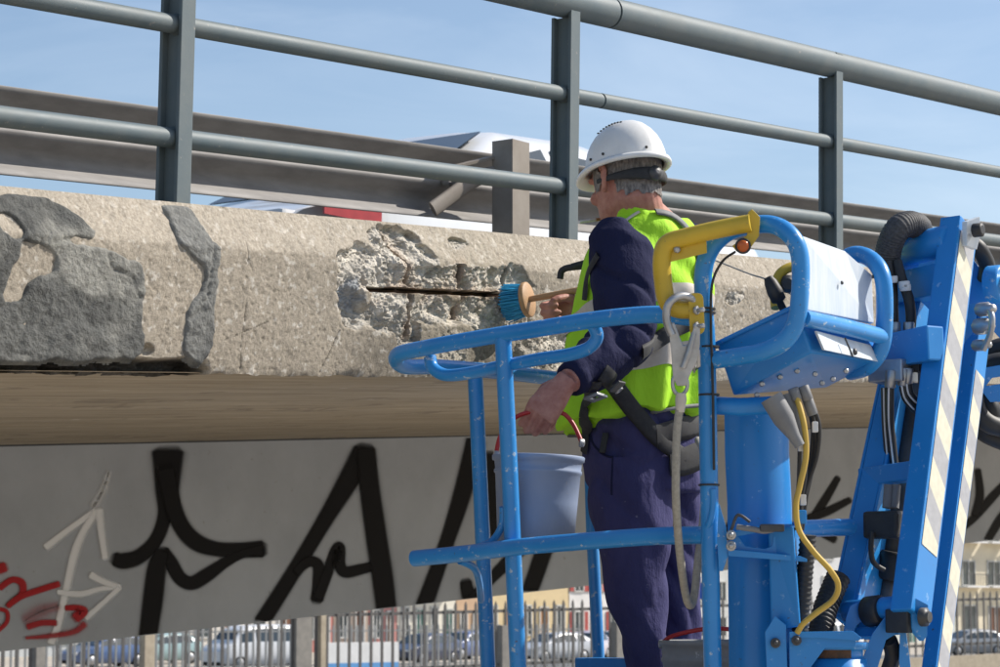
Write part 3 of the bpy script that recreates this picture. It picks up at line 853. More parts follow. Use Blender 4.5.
def car(name, loc, heading, length, width, kind, pm_, label, group=None, scale_z=1.0, parts=True):
    "heading: horizontal unit vector that the front faces"
    F = Vector(heading).normalized(); R_ = F.cross(Z3); o_ = Vector(loc)
    root = thing(name, o_, label, 'car' if kind == 'hatch' else 'van', group)
    pr = PROFILES[kind]
    def pt(u, y, z): return o_ + F * (length * (0.5 - u)) + R_ * (y * width / 2) + Z3 * (z * scale_z)
    # finer stations
    us = np.linspace(0, 1, 41)
    xs = [p[0] for p in pr]
    st = [(u, np.interp(u, xs, [p[1] for p in pr]), np.interp(u, xs, [p[2] for p in pr]), np.interp(u, xs, [p[3] for p in pr])) for u in us]
    ring = []
    for (u, zs, zb, zr) in st:
        nose = 1 - 0.16 * max(0, 1 - u / 0.10) ** 2 - 0.12 * max(0, (u - 0.92) / 0.08) ** 2
        k = min(1, max(0, (zr - zb) / 0.5)); ri = 0.98 - 0.26 * k if kind == 'hatch' else 0.98 - 0.16 * k
        sec = [(-.86, zs), (-.97, zs + .08), (-1.0, (zs + zb) / 2), (-.97, zb), (-ri, zb + (zr - zb) * .82), (-ri * .88, zb + (zr - zb) * .97), (-ri * .5, zr + .015), (0, zr + .025)]
        sec = sec + [(-y, z) for y, z in sec[-2::-1]]
        ring.append([list(pt(u, y * nose, z)) for y, z in sec])
    V_ = np.array(ring)
    body = grid_obj('body', V_[:, ::-1], None, pm_, root)
    mb = MB(); mb.add([ring[0][i] for i in range(len(ring[0]))][::-1], [tuple(range(len(ring[0])))]); mb.build('front_panel', pm_, root)
    mb = MB(); mb.add([ring[-1][i] for i in range(len(ring[0]))], [tuple(range(len(ring[0])))]); mb.build('rear_panel', pm_, root)
    mb = MB(); mb.box(pt(.5, 0, .27), length * 0.93, width * 0.84, 0.2, F, R_, Z3); mb.build('underbody', M['tyre'], root)
    def at_(u):
        return (np.interp(u, xs, [p[2] for p in pr]), np.interp(u, xs, [p[3] for p in pr]))
    def side_win(u0, u1, sgn):
        q = []
        for u, top in ((u0, 0), (u1, 0), (u1, 1), (u0, 1)):
            zb, zr = at_(u); k = min(1, max(0, (zr - zb) / 0.5)); ri = 0.98 - 0.26 * k if kind == 'hatch' else 0.98 - 0.16 * k
            f = 0.80 if top else 0.06
            y = .97 + (ri - .97) * (f / .82)
            q.append(pt(u, sgn * (y + 0.012), zb + (zr - zb) * f))
        m_ = MB(); m_.add(q, [(0, 1, 2, 3)]); m_.add([v - R_ * (0.006 * sgn) for v in q], [(3, 2, 1, 0)]); m_.build('side_window', M['glass'], root)
    wins = ((.33, .50), (.52, .70), (.72, .84)) if kind == 'hatch' else ((.20, .34), (.37, .62), (.65, .92))
    for sgn in (-1, 1):
        for a, b in wins: side_win(a, b, sgn)
    def end_win(u0, u1, nm):
        q = []
        for u, w0 in ((u0, .0), (u1, 1.0)):
            zb, zr = at_(u); k = min(1, max(0, (zr - zb) / 0.5)); ri = 0.98 - 0.26 * k if kind == 'hatch' else 0.98 - 0.16 * k
            q.append((u, ri * .86, zr + 0.03))
        (a, ya, za), (b, yb, zb_) = q
        m_ = MB(); v = [pt(a, -ya, za), pt(a, ya, za), pt(b, yb, zb_), pt(b, -yb, zb_)]; m_.add(v, [(0, 1, 2, 3)]); m_.add([x - Z3 * 0.006 for x in v], [(3, 2, 1, 0)]); m_.build(nm, M['glass'], root)
    if kind == 'hatch': end_win(.24, .40, 'windscreen'); end_win(.93, .85, 'rear_window')
    else: end_win(.14, .21, 'windscreen')
    if parts:
        for u in (.19, .81):
            for sgn in (-1, 1):
                c = pt(u, sgn * 0.90, .32 / scale_z * 1.0)
                m_ = MB(); m_.lathe(c - R_ * (0.10 * sgn), R_ * sgn, [(0, .20), (0, .30), (.03, .325), (.16, .325), (.19, .30), (.19, .21), (.17, .20)], 20); w_ = m_.build('wheel', M['tyre'], root)
                m_ = MB(); m_.lathe(c + R_ * (0.075 * sgn), R_ * sgn, [(0, .20), (.01, .19), (.03, .06), (.04, .02)], 14); m_.build('rim', M['rim'], w_)
        for sgn in (-1, 1):
            m_ = MB(); m_.box(pt(.015, sgn * .68, .64 if kind == 'hatch' else .78), .12, .30, .13, F, R_, Z3, 0.03); m_.build('headlight', M['lamp_white'], root)
            m_ = MB(); m_.box(pt(.985, sgn * .78, .86 if kind == 'hatch' else 1.0), .10, .18, .20, F, R_, Z3, 0.03); m_.build('tail_light', M['lamp_red'], root)
    return root
LFT = Vector((-0.97, -0.24, 0))
GRPC = 'vehicles parked beyond the fences'
def spot(px, z): return gp(px, z)
car('parked_van', spot(258, 108), (-0.74, -0.66, 0), 4.9, 1.95, 'van', paint('white', (0.72, 0.73, 0.74)), 'white van parked behind the fence below the angular black graffiti', GRPC)
car('parked_car', spot(108, 112), (-0.7, -0.7, 0), 4.2, 1.75, 'hatch', paint('blue', (0.06, 0.11, 0.24)), 'blue car behind the fence at the far left, under the red graffiti', GRPC)
car('parked_car', spot(163, 118), (-0.74, -0.66, 0), 4.0, 1.72, 'hatch', paint('teal', (0.30, 0.42, 0.42)), 'pale teal car parked left of the white van behind the fence', GRPC)
car('parked_car', spot(424, 118), (-0.55, -0.83, 0), 4.4, 1.8, 'hatch', paint('navy', (0.025, 0.035, 0.075)), 'dark navy car parked behind the fence left of the blue lift posts', GRPC)
car('parked_car', spot(465, 128), (-0.6, -0.8, 0), 4.3, 1.78, 'hatch', paint('midblue', (0.12, 0.16, 0.30)), 'mid-blue car parked just right of the dark navy car', GRPC)
car('parked_car', spot(553, 122), (-0.74, -0.66, 0), 4.3, 1.78, 'hatch', paint('silver', (0.50, 0.51, 0.53)), 'silver car behind the fence between the blue lift posts', GRPC)
car('parked_car', spot(585, 127), (-0.3, -0.95, 0), 4.1, 1.75, 'hatch', paint('lilac', (0.46, 0.42, 0.50)), 'pale lilac car parked beside the silver car', GRPC)
car('parked_car', spot(614, 132), (-0.74, -0.66, 0), 4.2, 1.76, 'hatch', paint('offwhite', (0.66, 0.66, 0.64)), 'off-white car parked left of the worker\'s leg', GRPC)
car('parked_van', spot(815, 128), (-0.8, -0.6, 0), 5.2, 2.0, 'van', paint('white', (0.72, 0.73, 0.74)), 'white van seen between the blue lift arms', GRPC)
car('parked_car', spot(965, 136), (-0.9, -0.4, 0), 4.2, 1.76, 'hatch', paint('greyc', (0.30, 0.31, 0.32)), 'grey car behind the fence at the far right', GRPC)

# the white vehicle driving over the bridge
NV = -4.75
vloc = W(bth(470, 215, NV)[0] - 0.25, NV, h_d)
vd = -DB
F_ = Vector((vd.x, vd.y, 0)).normalized(); R__ = F_.cross(Z3)
mpv = car('passing_car', vloc, F_, 4.6, 1.85, 'hatch', paint('white', (0.72, 0.73, 0.74)), 'white car with red stripe driving across the bridge behind the crash barrier', scale_z=0.98)
for (a, b, z0, z1, mm, nm) in ((1.72, 2.16, .66, .82, 'lamp_red', 'side_stripe'),):
    for sg in (-1, 1):
        m_ = MB(); c = vloc + F_ * ((a + b) / 2) + Z3 * ((z0 + z1) / 2)
        m_.box(c + R__ * (sg * (1.85 / 2 + 0.004)), b - a, 0.012, z1 - z0, F_, R__, Z3)
        m_.build(nm, M[mm], mpv)

# white low wall with a blue band
M['wall_white'] = mat('wall_white', (0.74, 0.73, 0.71), (0.66, 0.65, 0.63), 1.5, 0.85)
M['band_blue'] = mat('band_blue', (0.12, 0.33, 0.62), (0.10, 0.28, 0.55), 2, 0.7)
lw = thing('low_wall', gp(360, 104), 'low white boundary wall with a sky-blue band along its foot', 'wall')
a, b = gp(318, 103), gp(398, 106)
ux = (b - a).normalized(); uy = ux.cross(Z3)
mb = MB(); mb.box((a + b) / 2 + Z3 * 0.62, (b - a).length, 0.2, 1.24, ux, uy, Z3, 0.01); mb.build('wall_panel', M['wall_white'], lw)
mb = MB(); mb.box((a + b) / 2 + Z3 * 0.19, (b - a).length - .01, 0.206, 0.36, ux, uy, Z3); mb.build('blue_band', M['band_blue'], lw)

# parking sign
M['sign_blue'] = mat('sign_blue', (0.02, 0.12, 0.50), (0.02, 0.10, 0.45), 2, 0.4)
ps = thing('parking_sign', gp(706, 92), 'blue square parking sign with a white P above the fence', 'sign')
c = P(706, 591, 92)
mb = MB(); mb.cyl((c.x, c.y + 0.03, GZ), (c.x, c.y + 0.03, c.z + 0.3), 0.03, 10); mb.build('pole', M['fence_pale'], ps)
mb = MB(); mb.box(c, 0.62, 0.02, 0.62, bev=0.004); pl = mb.build('sign_plate', M['sign_blue'], ps)
fc = bpy.data.curves.new('letter', 'FONT'); fc.body = 'P'; fc.size = 0.62; fc.align_x = 'CENTER'; fc.align_y = 'CENTER'; fc.extrude = 0.002
to = bpy.data.objects.new('letter_tmp', fc); col.objects.link(to)
dg = bpy.context.evaluated_depsgraph_get(); me = bpy.data.meshes.new_from_object(to.evaluated_get(dg)); bpy.data.objects.remove(to)
me.transform(Matrix.Translation((c.x, c.y - 0.016, c.z)) @ Matrix.Rotation(math.pi / 2, 4, 'X')); me.materials.clear(); me.materials.append(M['wall_white'])
lo = bpy.data.objects.new('letter', me); link(lo, pl)

# ---- far buildings: one street front, parallel to the fence
SB = FA - FN * 58
def street(px):
    k = (px - 500) / FPX
    s = (k * SB.y - SB.x) / (FD.x - k * FD.y)
    p = SB + FD * s
    return Vector((p.x, p.y, GZ))
def facade(name, px0, px1, z, zb, height, depth, wallc, label, rows, cols_, wincol=(0.06, 0.075, 0.08), door=None, shut=None, roofc=None, skew=0.12, ww=0.5, wh=0.55, balc=False):
    a, b = street(px0), street(px1)
    ux = (b - a).normalized(); uy = Vector((-ux.y, ux.x, 0)); Lb = (b - a).length
    root = thing(name, a, label, 'building', None)
    k = 'facade_%02x%02x%02x' % tuple(int(c_ * 255) for c_ in wallc)
    if k not in M: M[k] = mat(k, wallc, tuple(x * .86 for x in wallc), .8, .9, bump=.1, bscale=10)
    mb = MB(); mb.box(a + ux * Lb / 2 + uy * depth / 2 + Z3 * (height / 2 + zb), Lb, depth, height, ux, uy, Z3); mb.build('wall', M[k], root)
    mb = MB(); mb.box(a + ux * Lb / 2 + uy * (depth / 2 - 0.2) + Z3 * (height + zb + 0.12), Lb + .3, depth + .5, 0.24, ux, uy, Z3); mb.build('cornice', M['wall_white'], root)
    kw = 'winglass'
    if kw not in M: M[kw] = mat(kw, wincol, tuple(x * 1.4 for x in wincol), 3, .15)
    if 'frame_w' not in M: M['frame_w'] = mat('frame_w', (0.6, 0.59, 0.56), (0.5, 0.5, 0.48), 3, .7)
    ch = height / rows; cw = Lb / cols_
    for r in range(rows):
        for c_ in range(cols_):
            isdoor = r == 0 and door and c_ % 2 == 1
            cx = (c_ + .5) * cw; w_ = cw * ww; h_ = ch * (0.78 if isdoor else wh); z0 = zb + r * ch + (0.0 if isdoor else ch * 0.26)
            p = a + ux * cx - uy * 0.0 + Z3 * (z0 + h_ / 2)
            m_ = MB(); fr = 0.09
            for (dx, dz, sx, sz) in ((-w_ / 2, 0, fr, h_ + fr), (w_ / 2, 0, fr, h_ + fr), (0, h_ / 2, w_ + fr, fr), (0, -h_ / 2, w_ + fr, fr), (0, 0, fr * .6, h_)):
                m_.box(p + ux * dx + Z3 * dz - uy * 0.03, sx, 0.12, sz, ux, uy, Z3)
            f_ = m_.build('door' if isdoor else 'window', M['frame_w'], root)
            m_ = MB(); m_.box(p - uy * 0.004, w_, 0.03, h_, ux, uy, Z3); m_.build('pane', M['door_' + door] if isdoor else M[kw], f_)
            if shut and not isdoor:
                for sg in (-1, 1):
                    m_ = MB(); m_.box(p + ux * (sg * (w_ * .75)) - uy * 0.05, w_ * .45, 0.06, h_, ux, uy, Z3); m_.build('shutter', M['shut_' + shut], f_)
            if balc and r > 0:
                m_ = MB(); m_.box(p - uy * 0.5 - Z3 * (h_ / 2 + .1), w_ * 1.7, 1.0, .14, ux, uy, Z3); bl = m_.build('balcony', M['wall_white'], root)
                m_ = MB()
                for i in range(9): m_.box(p - uy * 0.96 + ux * ((i / 8 - .5) * w_ * 1.6) + Z3 * (-h_ / 2 + .4), .05, .04, .9, ux, uy, Z3)
                m_.box(p - uy * 0.96 + Z3 * (-h_ / 2 + .88), w_ * 1.7, .06, .06, ux, uy, Z3); m_.build('balustrade', M['fence'], bl)
    return root
for n_, c_ in (('orange', (0.50, 0.26, 0.12)), ('brown', (0.20, 0.09, 0.05)), ('green', (0.12, 0.26, 0.21)), ('red', (0.42, 0.07, 0.06))):
    M['door_' + n_] = mat('door_' + n_, c_, tuple(x * .8 for x in c_), 2, .6); M['shut_' + n_] = M['door_' + n_]
facade('lattice_building', -60, 132, 165, 0, 13, 10, (0.55, 0.57, 0.57), 'white block with close window grid beyond the fence, far left', 5, 12, shut='green', skew=-.03)
facade('town_house', 133, 300, 172, 0, 11, 10, (0.68, 0.64, 0.58), 'cream town house behind the white van', 3, 6, door='brown', skew=.0)
facade('town_house', 303, 334, 168, 0, 9, 10, (0.48, 0.20, 0.17), 'narrow brick-red house left of the white low wall', 3, 2, door='brown', skew=0.0)
facade('town_house', 335, 369, 170, 0, 10, 10, (0.42, 0.34, 0.28), 'brown house between the two red houses', 3, 2, door='brown', skew=0)
facade('town_house', 370, 397, 168, 0, 9.5, 10, (0.55, 0.25, 0.23), 'rose-red house above the white low wall', 3, 2, door='brown', skew=0)
facade('town_house', 398, 456, 170, 0, 10, 10, (0.74, 0.70, 0.60), 'pale cream house right of the rose-red house', 3, 4, door='green', skew=0, balc=True)
facade('town_house', 457, 483, 168, 0, 9, 10, (0.58, 0.40, 0.26), 'orange-fronted house left of the blue lift posts', 3, 2, door='orange', skew=0)
facade('town_house', 484, 568, 172, 0, 10.5, 10, (0.68, 0.54, 0.32), 'ochre yellow house seen between the blue lift posts', 3, 5, door='orange', skew=.02)
facade('town_house', 569, 640, 175, 0, 9, 10, (0.76, 0.74, 0.72), 'white house with red shutters left of the worker', 3, 4, door='red', shut='red', skew=.02)
facade('town_house', 641, 745, 180, 0, 10, 10, (0.60, 0.60, 0.58), 'pale grey house behind the parking sign', 4, 6, skew=.02)
facade('town_house', 746, 880, 185, 0, 11, 10, (0.66, 0.66, 0.66), 'light grey house seen between the blue lift arms', 4, 6, door='brown', skew=.02)
facade('shop_building', 881, 952, 178, 0, 12, 10, (0.62, 0.64, 0.60), 'grey-green shop building right of the striped lift arms', 3, 4, door='green', shut='green', skew=.02)
sh = facade('town_house', 953, 1120, 170, 0, 14, 12, (0.74, 0.66, 0.50), 'large cream house with balconies at the right edge', 4, 7, door='brown', skew=.05, balc=True)

# ------------------------------------------------------------------ the boom lift
M['blue'] = mat('blue', (0.014, 0.205, 0.56), (0.020, 0.235, 0.61), 5, 0.36, bump=0.06, bscale=120, bdist=0.001, spots=(0.16, 0.36, 0.66), spot_scale=42, spot_amt=0.645, spots2=(0.07, 0.06, 0.05), spot2_scale=75, spot2_amt=0.68, rough_var=0.12, spec=0.5)
M['blue_worn'] = mat('blue_worn', (0.018, 0.225, 0.59), (0.035, 0.27, 0.65), 6, 0.33, bump=0.08, bscale=150, bdist=0.001, spots=(0.36, 0.48, 0.62), spot_scale=48, spot_amt=0.615, spots2=(0.10, 0.08, 0.07), spot2_scale=80, spot2_amt=0.665, rough_var=0.12, spec=0.5)
M['yellow'] = mat('yellow', (0.62, 0.42, 0.03), (0.52, 0.36, 0.03), 8, 0.42, spots=(0.20, 0.16, 0.08), spot_scale=60, spot_amt=0.68, bump=0.05, bscale=100, bdist=0.001)
M['steel'] = mat('steel', (0.50, 0.50, 0.50), (0.36, 0.36, 0.36), 20, 0.42, metal=0.8, bump=0.1, bscale=120, bdist=0.001)
M['dark_steel'] = mat('dark_steel', (0.09, 0.09, 0.095), (0.06, 0.06, 0.06), 20, 0.5, metal=0.4)
M['rubber'] = mat('rubber', (0.018, 0.018, 0.019), (0.03, 0.03, 0.03), 30, 0.55)
M['grey_plastic'] = mat('grey_plastic', (0.22, 0.225, 0.23), (0.17, 0.17, 0.175), 12, 0.6)
M['lid'] = mat('lid', (0.62, 0.66, 0.70), (0.50, 0.57, 0.64), 9, 0.5, stretch=(6, 6, 1), bump=0.04, bscale=60)
M['cable_yellow'] = mat('cable_yellow', (0.60, 0.40, 0.06), (0.50, 0.33, 0.06), 12, 0.5)
M['amber'] = mat('amber', (0.55, 0.12, 0.02), (0.4, 0.08, 0.01), 12, 0.2)
M['sleeve_weave'] = mat('sleeve_weave', (0.075, 0.075, 0.08), (0.03, 0.03, 0.032), 160, 0.7, bump=0.4, bscale=220, bdist=0.002)
M['hose_mark'] = mat('hose_mark', (0.7, 0.7, 0.68), (0.6, 0.6, 0.6), 12, 0.6)
M['rope'] = mat('rope', (0.40, 0.37, 0.31), (0.30, 0.28, 0.24), 120, 0.9, bump=0.6, bscale=180, bdist=0.003)

lift_base = P(640, 830, 5.8)
lift = thing('boom_lift', (lift_base.x, lift_base.y, lift_base.z), 'blue articulated boom lift whose basket carries the worker', 'boom lift')
def part(nm, mb, m, parent=None):
    return mb.build(nm, M[m], parent if parent is not None else lift)
def tubep(nm, pts, r, m='blue_worn', n=14, parent=None, smooth_n=0, fil=0.0, closed=False, **kw):
    q = [P(*p) for p in pts]
    if fil: q = fillet(q, fil, 7, closed)
    elif smooth_n: q = crom(q, smooth_n, closed)
    mb = MB(); mb.tube(q, r, n, closed=closed, **kw)
    return part(nm, mb, m, parent)
RT = 0.0188
# depths: C left corner, A near right corner (the mast), both on the basket's near side
# top guard rail: near side, left corner, wall side
tubep('top_guard_rail', [(697, 318, 5.03), (655, 314.5, 5.1), (600, 319, 5.2), (540, 328.5, 5.31), (480, 338, 5.42), (430, 347, 5.5), (398, 355, 5.58), (404, 366, 5.68), (440, 367, 5.82), (500, 372, 6.0), (560, 379, 6.2), (640, 388, 6.5)], RT, smooth_n=8)
# lower hand loop under the top rail
tubep('hand_loop', [(430, 357, 5.53), (433, 368, 5.52), (446, 375, 5.5), (470, 373, 5.46), (503, 366, 5.40), (540, 359, 5.33), (572, 354, 5.27), (590, 347, 5.24), (597, 336, 5.23), (592, 323, 5.22)], 0.0145, smooth_n=8)
# posts
def post_tube(pts, r=RT, nm='basket_post'): return tubep(nm, pts, r)
post_tube([(503, 338, 5.38), (510, 480, 5.38), (518, 667, 5.38), (521, 735, 5.38)])
post_tube([(475, 372, 5.90), (481, 500, 5.90), (488, 667, 5.90), (491, 735, 5.90)])
post_tube([(588, 384, 6.28), (592, 530, 6.28), (599, 667, 6.28), (601, 735, 6.28)], 0.016)
# middle rail
tubep('middle_rail', [(414, 558.5, 5.52), (470, 553, 5.42), (518, 547, 5.33), (600, 540, 5.18), (660, 536, 5.08), (714, 535, 4.99)], RT, smooth_n=5)
for pts in ([(503, 507, 5.39), (502, 525, 5.40), (492, 541, 5.42), (474, 549, 5.44)], [(460, 561, 5.45), (474, 568, 5.5), (479, 582, 5.6), (481, 600, 5.75)]):
    tubep('rail_brace', pts, 0.0085, smooth_n=6, n=10)
# basket floor, toe boards
fl = [P(430, 800, 5.5), P(730, 790, 4.95), P(880, 770, 5.9), P(600, 780, 6.5)]
zf = P(640, 812, 5.8).z
fl = [Vector((p.x, p.y, zf)) for p in fl]
mb = MB(); mb.prism(fl, (0, 0, 0.04)); part('basket_floor', mb, 'dark_steel')
for a, b in ((0, 1), (1, 2), (2, 3), (3, 0)):
    mb = MB(); d = (fl[b] - fl[a]).normalized(); c = (fl[a] + fl[b]) / 2 + Z3 * 0.13
    mb.box(c, (fl[b] - fl[a]).length - 0.01, 0.006, 0.17, d, d.cross(Z3), Z3); part('toe_board', mb, 'blue')
mb = MB(); mb.box(P(612, 664, 6.05), 0.16, 0.10, 0.03, NB, DH, Z3, 0.004); part('foot_step', mb, 'blue')
for (x0, y0, d0, x1, y1, d1) in ((521, 730, 5.38, 524, 800, 5.38), (491, 730, 5.90, 494, 790, 5.90), (601, 730, 6.28, 604, 780, 6.28)):
    tubep('post_foot', [(x0, y0, d0), (x1, y1, d1)], 0.024)

# controller guard loops
na = (705, 5.0)
tubep('mast_post', [(717, 800, 4.98), (712, 640, 4.99), (709, 480, 4.99), (706.5, 345, 4.99), (703.5, 300, 4.99), (704, 268, 4.99), (713, 246, 4.985), (731, 231, 4.97), (757, 224.5, 4.94), (778, 226.5, 4.91), (794, 240, 4.885), (800.5, 262, 4.88), (799.5, 300, 4.87), (795, 325, 4.875), (783, 342, 4.885), (762, 352, 4.91), (735, 357, 4.95), (708, 361, 4.99)], RT, smooth_n=8, n=16)
tubep('guard_loop', [(842, 340, 5.33), (842, 300, 5.33), (842, 272, 5.33), (848, 257, 5.32), (862, 255, 5.29), (876, 264, 5.24), (883.5, 282, 5.21), (884.5, 320, 5.20), (881, 348, 5.21), (868, 366, 5.24), (850, 372, 5.30)], RT, smooth_n=8, n=16)
tubep('console_bar', [(803, 318, 4.875), (845, 327, 5.04), (882, 336.5, 5.20)], 0.0175)
# sloped lid: lies between the two loops
lid = [P(803, 236, 4.93), P(845, 251, 5.16), P(872, 275, 5.24), P(874, 323, 5.235), P(808, 310, 4.93)]
mb = MB(); mb.prism(lid, (-NB * 0.8 - Z3 * 0.2) * 0.012, 0.002); lido = part('console_lid', mb, 'lid')
# a ridge pressed in the lid and two rivets
for (x, y, d) in ((839, 283, 5.08), (870, 277, 5.22)):
    mb = MB(); mb.lathe(P(x, y, d) + NB * 0.006, NB, [(0, 0.0045), (0.003, 0.004), (0.004, 0.001)], 8); part('rivet', mb, 'dark_steel', lido)
# control box: tilted tray below the lid
def q8(pts, bev=0.006):
    mb = MB(); mb.hexa([P(*p) for p in pts], bev); return mb
bx_top = [(716, 344, 5.02), (795, 306, 4.93), (884, 330, 5.30), (812, 352, 5.42)]
bx_bot = [(733, 396, 5.04), (812, 352, 4.93), (877, 362, 5.22), (826, 388, 5.36)]
cbx = part('control_box', q8(bx_bot + bx_top), 'blue')
cbx['label'] = 'tilted blue control box with bolts on its underside'
mb = MB()
mb.prism([P(814, 331, 4.925), P(868, 345, 5.20), P(877, 362, 5.215), P(822, 350, 4.925)], NB * 0.006, 0.001); part('data_plate', mb, 'lid', cbx)
mb = MB(); mb.lathe(P(851, 352, 5.07) + NB * 0.008, NB, [(0, 0.008), (0.004, 0.007), (0.006, 0.002)], 10); part('lock', mb, 'dark_steel', cbx)
mb = MB(); a = P(842, 338, 5.02) + NB * 0.007; b = P(850, 357, 5.02) + NB * 0.007; mb.tube([a, b], 0.002, 6); part('plate_gap', mb, 'rubber', cbx)
# tray edges
tubep('box_rim', [(716, 344, 5.015), (795, 306, 4.925)], 0.005, 'blue', 8)
for (x, y) in ((762, 384), (780, 377), (797, 371), (815, 374), (833, 379), (846, 371), (757, 395), (822, 383)):
    u = (x - 733) / 140.0
    mb = MB(); c = P(x, y, 4.985 + 0.12 * u); mb.lathe(c, (c - CAM).normalized() * -1, [(-0.004, 0.0065), (0.004, 0.0065), (0.006, 0.004)], 6); part('bolt', mb, 'steel', cbx)
# joystick with its yellow ring
mb = MB(); j0, j1 = P(785, 313, 5.05), P(768, 277, 5.06)
mb.tube([j0, j0.lerp(j1, 0.3), j0.lerp(j1, 0.35), j0.lerp(j1, .6), j0.lerp(j1, .85), j1], [0.008, 0.008, 0.016, 0.017, 0.014, 0.009], 12); part('joystick', mb, 'rubber')
tubep('yellow_handle', [(776, 308, 5.1), (775, 290, 5.12), (780, 274, 5.13), (792, 267, 5.14), (805, 270, 5.15)], 0.011, 'yellow', 10, smooth_n=6)
mb = MB(); mb.lathe(P(788, 284, 5.13), P(788, 284, 5.13) - CAM, [(-.02, .012), (-.01, .02), (.02, .02)], 14); part('key_switch', mb, 'dark_steel')
# cable from the amber lamp
tubep('lamp_cable', [(735, 252, 4.93), (722, 262, 4.96), (712, 285, 4.965), (711, 330, 4.965), (712, 360, 4.965), (713, 400, 4.965), (714, 470, 4.965)], 0.003, 'rubber', 6, smooth_n=6)
for y in (309, 313, 347, 395, 485):
    mb = MB(); c = P(709 if y > 330 else 705, y, 4.99); mb.lathe(c - Z3 * 0.002, Z3, [(0, .0222), (.004, .0222)], 14); part('cable_tie', mb, 'rubber')
# yellow secondary guard arm with its plate and lamp
tubep('guard_arm', [(751, 223, 4.90), (720, 229, 4.92), (690, 236, 4.94), (668, 243, 4.955), (662, 258, 4.96), (663.5, 285, 4.965), (668, 303, 4.965), (680, 309.5, 4.965), (697, 309, 4.965)], 0.0190, 'yellow', 16, smooth_n=7)
mb = MB(); mb.prism([P(706, 233, 4.935), P(707, 253, 4.935), P(666, 263, 4.955), P(672, 244, 4.955)], (P(700, 250, 5) - CAM).normalized() * 0.006, 0.001); part('gusset', mb, 'yellow')
mb = MB(); c = P(677, 249.5, 4.945); mb.lathe(c, CAM - c, [(0, .008), (.006, .008), (.008, .003)], 6); part('bolt', mb, 'steel')
mb = MB(); mb.prism([P(748, 212, 4.90), P(752, 209, 4.90), P(760, 217, 4.90), P(759, 236, 4.90), P(749, 250, 4.90), P(737, 252, 4.90), P(732, 246, 4.90), P(747, 235, 4.90)], (P(750, 230, 5) - CAM).normalized() * 0.008, 0.002); pl_ = part('end_plate', mb, 'yellow')
mb = MB(); c = P(743, 246, 4.89); ax = (CAM - c).normalized(); mb.lathe(c, ax, [(0, .0165), (.006, .0165), (.006, .012)], 18); lp_ = part('lamp_ring', mb, 'rubber', pl_)
mb = MB(); mb.lathe(c + ax * .004, ax, [(0, .0125), (.008, .011), (.010, .006), (.0105, .001)], 18); part('lamp_lens', mb, 'amber', pl_)
# yellow bracket plate on the mast
mb = MB(); mb.prism(fillet([P(688, 293, 4.945), P(703, 293, 4.945), P(705, 333, 4.945), P(690, 337, 4.945)], 0.012, 4, True), (P(697, 310, 5) - CAM).normalized() * 0.008, 0.001); bp_ = part('mount_plate', mb, 'yellow')
for (x, y) in ((695, 310.5), (695, 326.5)):
    mb = MB(); a = P(x, y, 4.94); b = P(x + 9, y - 1, 4.925); mb.cyl(a, a.lerp(b, .35), 0.0095, 6); mb.cyl(a.lerp(b, .3), b, 0.005, 10); part('bolt', mb, 'steel', bp_)

# ---- mast: wide rolled plate behind the post
mb = MB()
cx = P(752, 500, 5.16); n = 22
top_z, bot_z = P(748, 401, 5.10).z, P(748, 760, 5.10).z
arc = []
for k in range(n + 1):
    a = math.radians(-10 + 150 * k / n)
    arc.append((math.cos(a), math.sin(a)))
Rr = 0.088
RG = Vector((1, 0, 0)); TW = Vector((0, -1, 0))
V_ = np.array([[list(Vector((cx.x + Rr * c_ * 0.92 + (0.004 if z < top_z - .2 else 0), cx.y - Rr * s_ * 0.9, z))) for (c_, s_) in arc] for z in np.linspace(bot_z, top_z, 8)])
o = grid_obj('mast_cylinder', V_, None, M['blue'], lift)
o['label'] = 'tall rounded blue mast plate beside the control post'
tubep('mast_brace', [(708, 405, 5.02), (740, 407, 5.0), (778, 405, 5.0)], 0.019, 'blue')
# bracket channel in front of the mast
def flat(nm, pts, d, th, m='blue', bev=0.0015, parent=None):
    mb = MB(); q = [P(x, y, d) for x, y in pts]; c = q[0]
    mb.prism(q, (P(pts[0][0], pts[0][1], d) - CAM).normalized() * th, bev); return part(nm, mb, m, parent)
part('bracket_channel', q8([(771, 632, 4.98), (768, 528, 4.98), (793, 526, 4.95), (800, 626, 4.95), (780, 630, 5.12), (778, 526, 5.12), (800, 526, 5.12), (804, 626, 5.12)], 0.004), 'blue')
flat('bracket_arm', [(729, 533), (770, 524), (793, 524), (793, 529), (770, 530), (729, 538)], 4.965, 0.05)
flat('bracket_web', [(729, 536), (738, 536), (745, 546), (765, 549), (772, 546), (774, 536), (777, 536), (777, 556), (728, 552)], 4.972, 0.010)
flat('bracket_web', [(728, 549), (800, 556), (807, 559), (807, 562), (728, 556)], 4.955, 0.06)
flat('fin', [(719, 503), (726, 527), (728, 556), (723, 571), (719, 571), (717, 540)], 4.96, 0.006, 'blue_worn')
flat('mount_lug', [(765, 632), (775, 616), (786, 625), (788, 700), (768, 700), (766, 655)], 4.945, 0.016)
flat('hinge_bracket', [(789, 633), (845, 633), (856, 640), (856, 646), (846, 648), (825, 648), (811, 667), (808, 700), (790, 700)], 4.95, 0.05)
flat('hinge_plate', [(789, 632), (853, 631), (862, 638), (858, 641), (820, 638), (790, 638)], 4.94, 0.10)
